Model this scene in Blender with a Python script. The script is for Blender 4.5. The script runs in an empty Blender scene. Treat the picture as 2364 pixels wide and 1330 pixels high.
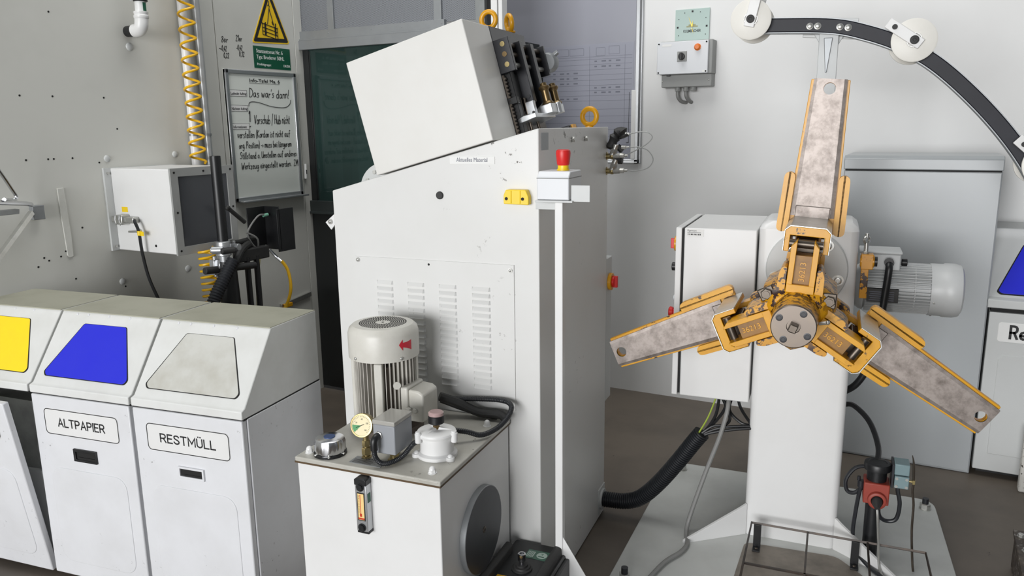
import bpy, bmesh, math, random
from mathutils import Vector, Matrix, Euler, geometry
random.seed(7)
SC = bpy.context.scene
COL = SC.collection
R = math.radians

# ---------------------------------------------------------------- camera
cam = bpy.data.cameras.new('camera'); cam_o = bpy.data.objects.new('camera', cam); COL.objects.link(cam_o)
cam.sensor_fit = 'HORIZONTAL'; cam.sensor_width = 36.0; cam.lens = 36.0 * 1800.0 / 2364.0
cam.clip_start = .05; cam.clip_end = 60
YAW, PITCH, ROLL = R(28.0), R(11.75), R(-.757)
fwd = Vector((-math.sin(YAW) * math.cos(PITCH), math.cos(YAW) * math.cos(PITCH), -math.sin(PITCH)))
rgt = Vector((math.cos(YAW), math.sin(YAW), 0)); upv = rgt.cross(fwd)
r2 = math.cos(ROLL) * rgt + math.sin(ROLL) * upv; u2 = -math.sin(ROLL) * rgt + math.cos(ROLL) * upv
cam_o.matrix_world = Matrix(((r2.x, u2.x, -fwd.x, 0), (r2.y, u2.y, -fwd.y, 0), (r2.z, u2.z, -fwd.z, 1.65), (0, 0, 0, 1)))
SC.camera = cam_o

# ---------------------------------------------------------------- light: pale daylight in a hall, plus an added overhead fill
W = bpy.data.worlds.new('world'); SC.world = W; W.use_nodes = True
bg = W.node_tree.nodes['Background']; bg.inputs[0].default_value = (.90, .95, 1.0, 1); bg.inputs[1].default_value = .15

def area_light(name, loc, target, sx, sy, energy, color):
    l = bpy.data.lights.new(name, 'AREA'); l.shape = 'RECTANGLE'; l.size = sx; l.size_y = sy; l.energy = energy; l.color = color
    o = bpy.data.objects.new(name, l); COL.objects.link(o); o.location = loc
    o.rotation_euler = (Vector(target) - Vector(loc)).to_track_quat('-Z', 'Y').to_euler()
    return o
area_light('window_daylight', (-.9, -8.0, 1.9), (-1.0, 3.0, 1.3), 5.5, 3.4, 930, (.985, .99, 1.0))
area_light('overhead_fill', (-1.9, 2.6, 5.2), (-1.7, 3.0, 0), 2.2, 3.0, 100, (1.0, 1.0, .98))  # added unseen overhead light, lifts the tops and the back wall
area_light('hall_daylight', (6.5, -1.0, 3.0), (-1.0, 3.0, 1.0), 3.0, 2.5, 8, (.93, .97, 1.0))

vs = SC.view_settings; vs.view_transform = 'Standard'; vs.look = 'None'; vs.exposure = 0.0; vs.gamma = 1.0; vs.use_curve_mapping = False

# ---------------------------------------------------------------- materials
def lin(c):
    c = c / 255.0
    return c / 12.92 if c <= .04045 else ((c + .055) / 1.055) ** 2.4
def C(r, g, b): return (lin(r), lin(g), lin(b), 1.0)

def paint(name, col, rough=.4, dirt=.0, dirtcol=(95, 90, 78), scale=3.0, chip=0.0, chipcol=(45, 42, 40), chipscale=45.0,
          metal=0.0, stretch=(1, 1, 1), bump=0.0, bumpscale=200.0, mask=.5, coat=0.0, det=4.0, ro=.6):
    m = bpy.data.materials.new(name); m.use_nodes = True
    nt = m.node_tree; n = nt.nodes; L = nt.links; b = n['Principled BSDF']
    b.inputs['Base Color'].default_value = C(*col); b.inputs['Roughness'].default_value = rough; b.inputs['Metallic'].default_value = metal
    if coat: b.inputs['Coat Weight'].default_value = coat
    m.diffuse_color = C(*col)
    tc = n.new('ShaderNodeTexCoord'); mp = n.new('ShaderNodeMapping'); mp.inputs['Scale'].default_value = stretch
    L.new(tc.outputs['Object'], mp.inputs[0]); v = mp.outputs[0]
    src = None
    def noise(sc, det=4.0, ro=.6, vec=None):
        t = n.new('ShaderNodeTexNoise'); t.inputs['Scale'].default_value = sc; t.inputs['Detail'].default_value = det; t.inputs['Roughness'].default_value = ro
        L.new(vec or v, t.inputs['Vector']); return t.outputs['Fac']
    def ramp(f, a, c):
        r = n.new('ShaderNodeMapRange'); r.inputs[1].default_value = a; r.inputs[2].default_value = c; r.clamp = True
        L.new(f, r.inputs[0]); return r.outputs[0]
    def mul(a, k):
        t = n.new('ShaderNodeMath'); t.operation = 'MULTIPLY'; L.new(a, t.inputs[0])
        if isinstance(k, float): t.inputs[1].default_value = k
        else: L.new(k, t.inputs[1])
        return t.outputs[0]
    def mix(f, a, c):
        t = n.new('ShaderNodeMix'); t.data_type = 'RGBA'; L.new(f, t.inputs[0])
        if a is None: t.inputs[6].default_value = C(*col)
        else: L.new(a, t.inputs[6])
        t.inputs[7].default_value = C(*c); return t.outputs[2]
    if dirt:
        src = mix(mul(ramp(noise(scale, det, ro), .42, .72), float(dirt)), src, dirtcol)
    if chip:
        msk = ramp(noise(3.5, 2.0), mask, mask + .1)
        ck = ramp(noise(chipscale, 5.0, .65), 1.0 - chip, 1.0 - chip + .03)
        f = mul(ck, msk); src = mix(f, src, chipcol)
    if src: L.new(src, b.inputs['Base Color'])
    if bump:
        bp = n.new('ShaderNodeBump'); bp.inputs['Strength'].default_value = bump; bp.inputs['Distance'].default_value = .002
        L.new(noise(bumpscale, 2.0), bp.inputs['Height']); L.new(bp.outputs[0], b.inputs['Normal'])
    return m

WH = paint('machine white enamel', (216, 216, 214), .34, .10, (170, 165, 150), 2.5, .375, (70, 62, 52), 38, mask=.57)
WHC = paint('clean white enamel', (224, 224, 223), .36, .08, (170, 166, 155), 4)
HOOD = paint('hood white enamel', (220, 219, 215), .30, .12, (190, 186, 172), 5)
GREYP = paint('grey enamel', (196, 198, 197), .38, .12, (150, 148, 140), 3)
BINP = paint('bin enamel', (218, 219, 222), .42, .14, (160, 158, 152), 5, .36, (85, 82, 78), 60, mask=.56)
BINTOP = paint('bin hood enamel', (218, 219, 217), .42, .18, (150, 147, 132), 6, .27, (90, 86, 80), 80, mask=.55)
TOPDUST = paint('greasy dust on hood top', (170, 169, 153), .55, .5, (146, 145, 128), 5, .30, (84, 80, 70), 50, mask=.5)
FLAPW = paint('soiled white flap', (196, 196, 190), .5, .55, (160, 156, 142), 9, .30, (95, 90, 82), 60, mask=.5)
TANKTOP = paint('oily tank lid enamel', (186, 184, 176), .35, .45, (140, 136, 124), 7, .36, (40, 32, 26), 55, mask=.5)
WALLL = paint('left wall panel grey', (206, 206, 200), .55, .22, (150, 150, 142), 1.6)
WALLB = paint('back wall white grey', (226, 226, 225), .6, .12, (178, 178, 174), 1.4, .24, (150, 150, 146), 18, mask=.6)
FLOORM = paint('stained concrete', (106, 97, 87), .50, .60, (72, 66, 60), 2.2, .32, (52, 48, 45), 26, bump=.15, bumpscale=60, stretch=(1, 1, 1))
CABP = paint('cabinet grey', (166, 170, 172), .30, .08, (160, 162, 165), 3)
YEL = paint('worn yellow enamel', (208, 144, 16), .36, .45, (176, 118, 18), 9, .475, (52, 33, 26), 30, mask=.36)
YELH = paint('chipped yellow casting', (212, 152, 18), .36, .5, (160, 100, 12), 14, .49, (50, 24, 16), 42, mask=.30)
YELC = paint('yellow enamel', (216, 156, 18), .34, .35, (176, 114, 14), 14, .40, (60, 40, 28), 40, mask=.5)
YELB = paint('bright yellow plastic', (240, 205, 30), .38, .12, (215, 180, 30), 8)
YELF = paint('yellow flap', (250, 216, 32), .4, .25, (226, 194, 52), 10, .28, (140, 120, 40), 50, mask=.5)
HOSEY = paint('yellow hose', (226, 176, 20), .35, .2, (190, 140, 20), 20)
BLUEF = paint('blue flap', (38, 44, 205), .35, .10, (70, 80, 210), 8)
BLACK = paint('black plastic', (22, 23, 25), .40, .2, (45, 45, 46), 12)
BLACKM = paint('black oxide steel', (34, 35, 40), .38, .25, (52, 53, 57), 8, metal=.0)
BLK2 = paint('black rail paint', (17, 18, 28), .55, .35, (40, 42, 54), 9, stretch=(1, 1, 1))
RUB = paint('dark rubber', (38, 38, 38), .6, .35, (58, 57, 54), 10, bump=.2)
DKGAP = paint('dark gap', (14, 14, 14), .7)
STEEL = paint('worn steel plate', (150, 141, 135), .44, .85, (90, 81, 75), 26, metal=.6, det=8, ro=.74)
STEELD = paint('oily steel', (98, 90, 82), .36, .6, (82, 74, 64), 14, metal=.8)
HUBST = paint('hub face steel', (118, 109, 101), .34, .6, (128, 116, 100), 14, metal=.8)
ALU = paint('aluminium', (196, 198, 200), .32, .2, (150, 152, 154), 8, metal=.75)
ALUD = paint('dull aluminium', (150, 153, 155), .45, .25, (118, 120, 122), 8, metal=.55)
ZINC = paint('zinc', (190, 190, 186), .32, .3, (130, 128, 122), 25, metal=.8)
CHROME = paint('chrome', (214, 215, 218), .2, metal=1.0)
BRASS = paint('nickel brass', (168, 152, 108), .32, .4, (112, 98, 66), 20, metal=.85)
BRONZE = paint('bronze', (124, 104, 72), .34, .3, (80, 66, 44), 25, metal=.8)
DISC = paint('dark cast disc', (82, 84, 88), .42, .4, (58, 60, 63), 7, metal=.55)
RED = paint('red plastic', (212, 36, 34), .40, .12, (170, 30, 28), 15)
REDD = paint('dull red housing', (150, 58, 44), .5, .35, (120, 58, 46), 14)
DKRED = paint('dark red', (120, 22, 26), .45)
TEAL = paint('teal grey switch', (120, 142, 146), .4, .2, (98, 118, 122), 15)
JBOX = paint('grey junction box', (150, 153, 158), .42, .12, (120, 122, 126), 9)
PANELG = paint('dark grey panel sheet', (74, 76, 80), .28, .25, (58, 60, 63), 3)
GREYB = paint('switch box plastic', (148, 149, 147), .5, .1, (130, 130, 128), 6)
WHB = paint('light plastic cover', (216, 218, 221), .35)
PAPER = paint('paper', (232, 232, 230), .7)
PAPERG = paint('board sheet grey', (150, 152, 164), .42, .15, (140, 142, 155), 4)
BOARD = paint('glossy board grey', (156, 157, 166), .22, .12, (140, 141, 150), 2)
WBOARD = paint('whiteboard', (228, 232, 226), .28, .10, (186, 190, 186), 4)
INK = paint('ink', (26, 26, 28), .6)
INKG = paint('pale pencil line', (112, 114, 126), .6)
GREEN = paint('green sign', (18, 84, 60), .45)
SIGNY = paint('sign yellow', (238, 196, 22), .45)
GREYC = paint('grey cable', (132, 132, 130), .5)
ROLLW = paint('white nylon', (228, 226, 219), .45, .15, (196, 190, 176), 10)
PLATEG = paint('base plate grey', (196, 198, 195), .42, .25, (146, 147, 143), 5, .25, (75, 72, 66), 30, mask=.55)
MOTG = paint('motor grey', (196, 198, 198), .40, .15, (150, 151, 150), 8)
MOTW = paint('motor off white', (206, 204, 196), .38, .25, (150, 143, 126), 10, .28, (95, 85, 70), 40, mask=.5)
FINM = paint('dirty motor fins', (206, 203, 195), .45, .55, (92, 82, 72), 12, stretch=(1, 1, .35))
ORANGE = paint('orange lamp', (226, 120, 40), .3)
CREAM = paint('gauge dial', (226, 214, 170), .4)
CLOCKG = paint('pale clock glass', (176, 196, 190), .18, coat=.3)
GOLD = paint('gold hands', (214, 190, 90), .3, metal=.6)
PLASTER = paint('adhesive strip', (206, 206, 200), .7, .3, (180, 178, 168), 20, bump=.4, bumpscale=60)
TRAY = paint('gritty steel tread', (132, 124, 114), .45, .7, (92, 86, 78), 10, metal=.4)
RODM = paint('rusty black rod', (54, 48, 44), .45, .5, (92, 74, 60), 14, metal=.4)
CORR = paint('corrugated hose', (32, 34, 38), .42)
BAG = paint('grey plastic bag', (158, 160, 156), .35, .4, (60, 62, 60), 10)
AMBER = paint('amber scale', (238, 206, 140), .4)
RUST = paint('rusty speckled iron', (58, 50, 44), .6, .7, (110, 100, 88), 30, .42, (150, 148, 144), 60, mask=.4)
SPECK = paint('speckled white edge', (206, 204, 198), .5, .3, (150, 146, 138), 20, .42, (70, 64, 58), 50, mask=.3)
DUST = paint('galvanised post', (140, 143, 143), .45, .35, (104, 106, 106), 14, metal=.3)
CHAMB = paint('cabin dark', (20, 26, 26), .5)
CABINB = paint('cabin blue post', (30, 44, 74), .4)
DOORD = paint('door dark lower panel', (34, 36, 37), .35)

def glass(name, col, rough, trans, alpha=1.0):
    m = paint(name, col, rough); b = m.node_tree.nodes['Principled BSDF']
    b.inputs['Transmission Weight'].default_value = trans; b.inputs['IOR'].default_value = 1.45; return m
GLASS = glass('dark door glass', (58, 82, 78), .06, .55)
CLEARP = glass('clear lid', (205, 205, 200), .08, .75)

def perforated(name):
    m = paint(name, (128, 131, 135), .5, metal=.2); nt = m.node_tree; n = nt.nodes; L = nt.links; b = n['Principled BSDF']
    tc = n.new('ShaderNodeTexCoord'); mp = n.new('ShaderNodeMapping'); mp.inputs['Rotation'].default_value = (0, R(45), 0)
    mp.inputs['Scale'].default_value = (150, 150, 150); L.new(tc.outputs['Object'], mp.inputs[0])
    sp = n.new('ShaderNodeSeparateXYZ'); L.new(mp.outputs[0], sp.inputs[0])
    def m2(op, a, bb):
        t = n.new('ShaderNodeMath'); t.operation = op
        for i, q in enumerate((a, bb)):
            if q is None: continue
            if isinstance(q, float): t.inputs[i].default_value = q
            else: L.new(q, t.inputs[i])
        return t.outputs[0]
    def cell(s): return m2('POWER', m2('SUBTRACT', m2('FRACT', s, None), .5), 2.0)
    d = m2('ADD', cell(sp.outputs[0]), cell(sp.outputs[2])); f = m2('LESS_THAN', d, .085)
    mx = n.new('ShaderNodeMix'); mx.data_type = 'RGBA'; L.new(f, mx.inputs[0]); mx.inputs[6].default_value = C(138, 141, 146); mx.inputs[7].default_value = C(36, 38, 42)
    L.new(mx.outputs[2], b.inputs['Base Color']); return m
PERF = perforated('perforated sheet')

# ---------------------------------------------------------------- frames
class Frame:
    def __init__(s, o, deg): s.o = Vector(o); s.a = R(deg); s.M = Matrix.Rotation(s.a, 3, 'Z')
    def w(s, p): return s.M @ Vector(p) + s.o
ROOM = Frame((0, 0, 0), 0)
MF = Frame((-1.053, 2.165, 0), 5.6)       # straightening machine and its hydraulic unit
DF = Frame((-.385, 3.23, 0), 5.5)         # uncoiler
BF = Frame((-1.894, 1.851, 0), 8.3)       # row of waste bins

BASE = {}
def thing(name, label, cat, frame=ROOM, base=(0, 0, 0), group=None, kind=None):
    o = bpy.data.objects.new(name, None); COL.objects.link(o); o.empty_display_size = .1
    o.location = frame.w(base); o.rotation_euler = (0, 0, frame.a); BASE[o.name] = Vector(base)
    tag(o, label, cat, group, kind); return o
def tag(o, label=None, cat=None, group=None, kind=None):
    if label: o['label'] = label
    if cat: o['category'] = cat
    if group: o['group'] = group
    if kind: o['kind'] = kind
    return o

class MB:
    """collects shapes in frame coordinates and links them as one mesh object"""
    def __init__(s): s.bm = bmesh.new()
    def _face(s, vs):
        try: return s.bm.faces.new(vs)
        except ValueError: return None
    def box(s, x0, x1, y0, y1, z0, z1, T=None):
        P = [(x, y, z) for z in (z0, z1) for y in (y0, y1) for x in (x0, x1)]
        v = [s.bm.verts.new(T @ Vector(p) if T else p) for p in P]
        for f in ((0, 2, 3, 1), (4, 5, 7, 6), (0, 1, 5, 4), (2, 6, 7, 3), (0, 4, 6, 2), (1, 3, 7, 5)): s._face([v[i] for i in f])
        return s
    def prism(s, pts, ax, a, b, holes=(), T=None):
        """polygon in the plane normal to ax ('x': (y,z), 'y': (x,z), 'z': (x,y)), extruded from a to b"""
        def P(p, t):
            q = {'x': (t, p[0], p[1]), 'y': (p[0], t, p[1]), 'z': (p[0], p[1], t)}[ax]
            return T @ Vector(q) if T else Vector(q)
        loops = [list(pts)] + [list(h) for h in holes]
        A = [[s.bm.verts.new(P(p, a)) for p in l] for l in loops]; B = [[s.bm.verts.new(P(p, b)) for p in l] for l in loops]
        for la, lb in zip(A, B):
            for i in range(len(la)):
                j = (i + 1) % len(la); s._face((la[i], la[j], lb[j], lb[i]))
        if holes:
            flat = [p for l in loops for p in l]; fa = [v for l in A for v in l]; fb = [v for l in B for v in l]
            for t in geometry.tessellate_polygon([[Vector((p[0], p[1], 0)) for p in l] for l in loops]):
                s._face([fa[i] for i in t]); s._face([fb[i] for i in reversed(t)])
        else:
            s._face(A[0][::-1]); s._face(B[0])
        return s
    def rings(s, rings, caps=True, closed=False):
        V = [[s.bm.verts.new(p) for p in r] for r in rings]; n = len(V[0])
        for k in range(len(V) - (0 if closed else 1)):
            a, b = V[k], V[(k + 1) % len(V)]
            for i in range(n): s._face((a[i], a[(i + 1) % n], b[(i + 1) % n], b[i]))
        if caps and not closed: s._face(V[0][::-1]); s._face(V[-1])
        return s
    def cyl(s, p0, p1, r0, r1=None, n=20, T=None):
        return s.lathe(p0, Vector(p1) - Vector(p0), [(0, r0), ((Vector(p1) - Vector(p0)).length, r0 if r1 is None else r1)], n, T)
    def lathe(s, o, axis, prof, n=24, T=None, phase=0.0):
        a = Vector(axis).normalized(); e = a.orthogonal().normalized(); f = a.cross(e); o = Vector(o); rr = []
        for h, r in prof:
            r = max(r, 1e-5)
            rr.append([o + a * h + (e * math.cos(2 * math.pi * i / n + phase) + f * math.sin(2 * math.pi * i / n + phase)) * r for i in range(n)])
        if T: rr = [[T @ p for p in r] for r in rr]
        return s.rings(rr)
    def hexa(s, o, axis, r, h): return s.lathe(o, axis, [(0, r), (h * .85, r), (h, r * .86)], 6)
    def dome(s, o, axis, r, h, n=14):
        return s.lathe(o, axis, [(0, r)] + [(h * math.sin(t * math.pi / 10), r * math.cos(t * math.pi / 10)) for t in range(1, 5)] + [(h, 0)], n)
    def ball(s, c, r, n=14):
        k = 8; return s.lathe(Vector(c) - Vector((0, 0, r)), (0, 0, 1), [(r - r * math.cos(math.pi * i / k), r * math.sin(math.pi * i / k)) for i in range(k + 1)], n)
    def torus(s, c, axis, R0, r, n=32, m=12):
        a = Vector(axis).normalized(); e = a.orthogonal().normalized(); f = a.cross(e); c = Vector(c); rr = []
        for i in range(n):
            t = 2 * math.pi * i / n; d = e * math.cos(t) + f * math.sin(t)
            rr.append([c + d * (R0 + r * math.cos(2 * math.pi * j / m)) + a * r * math.sin(2 * math.pi * j / m) for j in range(m)])
        return s.rings(rr, closed=True)
    def tube(s, pts, r, n=8, sub=0, rf=None):
        P = [Vector(p) for p in pts]
        if sub: P = smooth_path(P, sub)
        t0 = (P[1] - P[0]).normalized(); e = t0.orthogonal().normalized(); rr = []
        for i, p in enumerate(P):
            t = (P[min(i + 1, len(P) - 1)] - P[max(i - 1, 0)]).normalized()
            e = (e - t * e.dot(t)).normalized(); f = t.cross(e); q = rf(i, len(P)) if rf else r
            rr.append([p + (e * math.cos(2 * math.pi * j / n) + f * math.sin(2 * math.pi * j / n)) * q for j in range(n)])
        return s.rings(rr)
    def corr(s, pts, r, pitch=.008, depth=.12, n=16, sub=12):
        P = resample(smooth_path([Vector(p) for p in pts], sub), pitch / 4)
        return s.tube(P, r, n, 0, lambda i, k: r * (1, 1, 1 - depth, 1 - depth)[i % 4])
    def sweep(s, pts, prof, up=(0, 1, 0)):
        P = [Vector(p) for p in pts]; u = Vector(up); rr = []
        for i, p in enumerate(P):
            t = (P[min(i + 1, len(P) - 1)] - P[max(i - 1, 0)]).normalized(); nrm = t.cross(u).normalized()
            rr.append([p + nrm * a + u * b for a, b in prof])
        return s.rings(rr)
    def text(s, txt, size, o, ex, ey, xs=1.0, align='LEFT', shear=0.0, ext=.0005, bold=0.0, fit=None):
        cu = bpy.data.curves.new('t', 'FONT'); cu.body = txt; cu.size = size; cu.align_x = align; cu.shear = shear; cu.extrude = ext; cu.offset = bold; cu.resolution_u = 3
        ob = bpy.data.objects.new('t', cu); COL.objects.link(ob); bpy.context.view_layer.update()
        me = bpy.data.meshes.new_from_object(ob.evaluated_get(bpy.context.evaluated_depsgraph_get()))
        ex, ey, o = Vector(ex).normalized(), Vector(ey).normalized(), Vector(o); ez = ex.cross(ey)
        if fit:
            w = max(v.co.x for v in me.vertices) - min(v.co.x for v in me.vertices); xs = fit / max(w, 1e-6)
        vv = [s.bm.verts.new(o + ex * v.co.x * xs + ey * v.co.y + ez * v.co.z) for v in me.vertices]
        for p in me.polygons: s._face([vv[i] for i in p.vertices])
        bpy.data.objects.remove(ob); bpy.data.curves.remove(cu); bpy.data.meshes.remove(me); return s
    def stroke(s, pts, w, o, ex, ey, sub=0):
        """flat-ish pen line on a surface"""
        ex, ey, o = Vector(ex), Vector(ey), Vector(o); P = [o + ex * a + ey * b for a, b in pts]
        return s.tube(P, w, 5, sub)
    def ribbon(s, pts, w, o, ex, ey, th=.0004):
        ex, ey, o = Vector(ex).normalized(), Vector(ey).normalized(), Vector(o); ez = ex.cross(ey); P = [Vector(p) for p in pts]; rr = []
        for i, p in enumerate(P):
            a = (p - P[i - 1]).normalized() if i else None; b = (P[i + 1] - p).normalized() if i < len(P) - 1 else None
            t = (a + b) if a and b else (a or b)
            t = t.normalized() if t.length > 1e-6 else a; n = Vector((-t.y, t.x)); k = 1.0
            if a and b: k = min(1.0 / max(.35, abs(n.dot(Vector((-a.y, a.x))))), 2.2)
            if not a: p = p - t * w * .45
            if not b: p = p + t * w * .45
            q = [p + n * w * k / 2, p - n * w * k / 2]; z = ez * th
            L = [o + ex * v.x + ey * v.y for v in q]; rr.append([L[0], L[1], L[1] + z, L[0] + z])
        return s.rings(rr)
    def pen(s, txt, size, o, ex, ey, fit, w, font, sub=0, shear=0.0, jit=0.0, gap=.16):
        rnd = random.Random(txt); cur = 0.0; strokes = []
        for ch in txt:
            if ch == ' ': cur += .34; continue
            g = font[ch]; ww = max(p[0] for st in g for p in st); dy = rnd.uniform(-jit, jit); sc = 1 + rnd.uniform(-jit, jit)
            for st in g: strokes.append([(cur + a * sc + shear * b, b * sc + dy) for a, b in st])
            cur += ww * sc + gap
        k = fit / max(cur - gap, 1e-6)
        for st in strokes:
            P = [Vector((a * k, b * size, 0)) for a, b in st]
            if sub and len(P) > 2: P = smooth_path(P, sub)
            s.ribbon([(q.x, q.y) for q in P], w, o, ex, ey)
        return s
    def build(s, name, mat, parent=None, bev=0.0, seg=2, ang=35, base=None):
        bmesh.ops.recalc_face_normals(s.bm, faces=s.bm.faces[:])
        me = bpy.data.meshes.new(name); o = bpy.data.objects.new(name, me); COL.objects.link(o)
        b = base
        if parent:
            o.parent = parent; b = BASE[parent.name]; BASE[o.name] = b
        if b is not None: bmesh.ops.translate(s.bm, verts=s.bm.verts[:], vec=-Vector(b))
        s.bm.to_mesh(me); s.bm.free(); me.materials.append(mat)
        for p in me.polygons: p.use_smooth = True
        me.set_sharp_from_angle(angle=R(ang))
        if bev:
            md = o.modifiers.new('bevel', 'BEVEL'); md.width = bev; md.segments = seg; md.limit_method = 'ANGLE'; md.angle_limit = R(40)
        if base is not None and not parent: o.location = Vector(base); BASE[o.name] = Vector(base)
        return o

def smooth_path(P, sub):
    out = []
    for i in range(len(P) - 1):
        p0, p1, p2, p3 = P[max(i - 1, 0)], P[i], P[i + 1], P[min(i + 2, len(P) - 1)]
        for k in range(sub):
            t = k / sub
            out.append(.5 * ((2 * p1) + (p2 - p0) * t + (2 * p0 - 5 * p1 + 4 * p2 - p3) * t * t + (3 * p1 - p0 - 3 * p2 + p3) * t ** 3))
    out.append(P[-1].copy()); return out
def resample(P, d):
    out = [P[0]]; acc = 0.0
    for a, b in zip(P, P[1:]):
        L = (b - a).length; t = d - acc
        while t <= L:
            out.append(a + (b - a) * (t / L)); t += d
        acc = L - (t - d)
    return out
def rrect(x0, x1, y0, y1, r, k=5):
    out = []
    for cx, cy, a in ((x1 - r, y0 + r, -90), (x1 - r, y1 - r, 0), (x0 + r, y1 - r, 90), (x0 + r, y0 + r, 180)):
        for i in range(k + 1):
            t = R(a + 90 * i / k); out.append((cx + r * math.cos(t), cy + r * math.sin(t)))
    return out
def rpoly(pts, r, k=4):
    """rounded polygon corners"""
    out = []; n = len(pts)
    for i in range(n):
        p, a, b = Vector(pts[i]), Vector(pts[i - 1]), Vector(pts[(i + 1) % n])
        u, v = (a - p).normalized(), (b - p).normalized()
        for j in range(k + 1):
            t = j / k; q = p + u * r * (1 - t) ** 2 + v * r * t ** 2; out.append((q.x, q.y))
    return out
def circ(cx, cy, r, n=24): return [(cx + r * math.cos(2 * math.pi * i / n), cy + r * math.sin(2 * math.pi * i / n)) for i in range(n)]
def dup(o, parent=None, loc=None, label=None):
    """copy a thing with its parts and sub-parts"""
    c = o.copy(); COL.objects.link(c); BASE[c.name] = BASE.get(o.name, Vector())
    if parent: c.parent = parent
    if loc is not None: c.location = loc
    if label: c['label'] = label
    for ch in [q for q in bpy.data.objects if q.parent == o]: dup(ch, c)
    return c
def glyphs(txt):
    d = {}
    for ln in txt.strip().split('\n'):
        d[ln[0]] = [[tuple(float(v) for v in p.split(',')) for p in st.split()] for st in ln[2:].split('|')]
    return d
PRINT = glyphs('''
A 0,0 .3,1 .6,0|.1,.32 .5,.32
L 0,1 0,0 .45,0
T 0,1 .56,1|.28,1 .28,0
P 0,0 0,1 .28,1 .41,.97 .5,.87 .52,.74 .5,.61 .41,.51 .28,.47 0,.47
I 0,0 0,1
E .46,1 0,1 0,0 .46,0|0,.52 .4,.52
R 0,0 0,1 .28,1 .41,.97 .5,.87 .52,.74 .5,.61 .41,.51 .28,.47 0,.47|.3,.47 .54,0
S .5,.84 .42,.96 .27,1 .12,.97 .03,.86 .04,.72 .14,.6 .36,.47 .48,.36 .52,.24 .46,.08 .3,0 .15,.02 .03,.14 0,.2
M 0,0 0,1 .34,.3 .68,1 .68,0
Ü 0,1 0,.25 .07,.08 .26,0 .45,.08 .52,.25 .52,1|.15,1.26 .15,1.24|.37,1.26 .37,1.24
e .03,.27 .5,.27 .48,.44 .38,.54 .25,.56 .1,.5 .02,.34 .02,.2 .1,.05 .25,-.01 .4,.03 .48,.12
''')
HAND = glyphs('''
a .4,.42 .25,.5 .05,.4 .02,.15 .15,0 .3,.08 .4,.42 .4,.1 .48,0
ä .4,.42 .25,.5 .05,.4 .02,.15 .15,0 .3,.08 .4,.42 .4,.1 .48,0|.15,.66 .16,.7|.32,.66 .33,.7
b 0,1 0,.02|0,.3 .2,.48 .38,.35 .36,.1 .18,0 0,.08
c .35,.42 .2,.5 .03,.32 .08,.05 .25,0 .38,.08
d .38,.4 .2,.5 .02,.32 .06,.04 .22,0 .38,.2 .4,1 .4,.1 .46,0
e .03,.25 .36,.3 .3,.48 .12,.48 .02,.25 .1,.02 .25,0 .38,.1
f .38,.92 .28,1 .18,.85 .16,-.1|.03,.5 .33,.5
g .38,.42 .2,.5 .03,.3 .1,.05 .28,.08 .4,.45 .4,-.25 .22,-.4 .05,-.3
h 0,1 0,0|0,.3 .18,.5 .32,.4 .34,0
i .05,.5 .05,.05 .1,0|.06,.7 .07,.76
k 0,1 0,0|.3,.5 .02,.22 .34,0
l .04,1 .03,.1 .1,0
m 0,.5 0,0|0,.3 .14,.5 .24,.4 .25,0|.25,.3 .4,.5 .5,.4 .52,0
n 0,.5 0,0|0,.3 .18,.5 .32,.4 .34,0
o .2,.5 .03,.35 .05,.08 .2,0 .36,.12 .36,.38 .2,.5
r 0,.5 0,0|0,.28 .12,.46 .26,.48
s .3,.45 .12,.5 .06,.36 .28,.2 .22,.02 .02,.03
t .12,.85 .12,.08 .24,0|0,.55 .26,.55
u 0,.5 .02,.1 .15,0 .32,.2 .34,.5|.34,.5 .34,.05 .4,0
v 0,.5 .16,0 .34,.5
w 0,.5 .12,0 .26,.4 .4,0 .54,.5
z 0,.48 .32,.48 .02,.02 .34,.02
D .05,0 .05,1|0,1 .35,.92 .55,.6 .5,.2 .25,0 0,.02
V 0,1 .22,0 .5,1
H 0,1 0,0|.45,1 .45,0|0,.5 .45,.52
K 0,1 0,0|.42,1 .02,.5 .45,0
P 0,0 0,1 .3,.98 .42,.78 .3,.52 0,.5
S .42,.9 .22,1 .04,.82 .2,.55 .4,.3 .25,.02 0,.1
U 0,1 .02,.2 .2,0 .42,.25 .44,1|.44,1 .44,.05
W 0,1 .16,0 .34,.7 .5,0 .7,1
Z 0,.95 .4,.95 .02,.02 .44,.02
M 0,0 .08,1 .28,.3 .48,1 .56,0
! .05,1 .03,.3|.02,.06 .03,.0
' .03,1 .01,.8
/ 0,-.2 .3,1.1
( .2,1.1 .03,.6 .05,.1 .2,-.2
) 0,1.1 .17,.6 .15,.1 0,-.2
. .03,.05 .05,0
- 0,.3 .22,.3
> 0,.45 .2,.28 0,.12
, .05,.05 0,-.15
0 .18,1 .02,.6 .1,.05 .28,.1 .34,.6 .18,1
1 0,.75 .18,1 .18,0
2 .03,.8 .2,1 .34,.75 .02,.02 .38,.02
4 .22,1 0,.35 .38,.35|.28,.6 .26,0
8 .3,.9 .12,1 .05,.78 .3,.4 .28,.05 .08,.02 .05,.3 .32,.75 .3,.9
''')
X, Y, Z = Vector((1, 0, 0)), Vector((0, 1, 0)), Vector((0, 0, 1))
XL = -3.36
def struct(name, mb, mat, parent=None, bev=0.0):
    o = mb.build(name, mat, parent, bev)
    if not parent: o['kind'] = 'structure'; BASE[o.name] = Vector((0, 0, 0))
    return o
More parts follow.
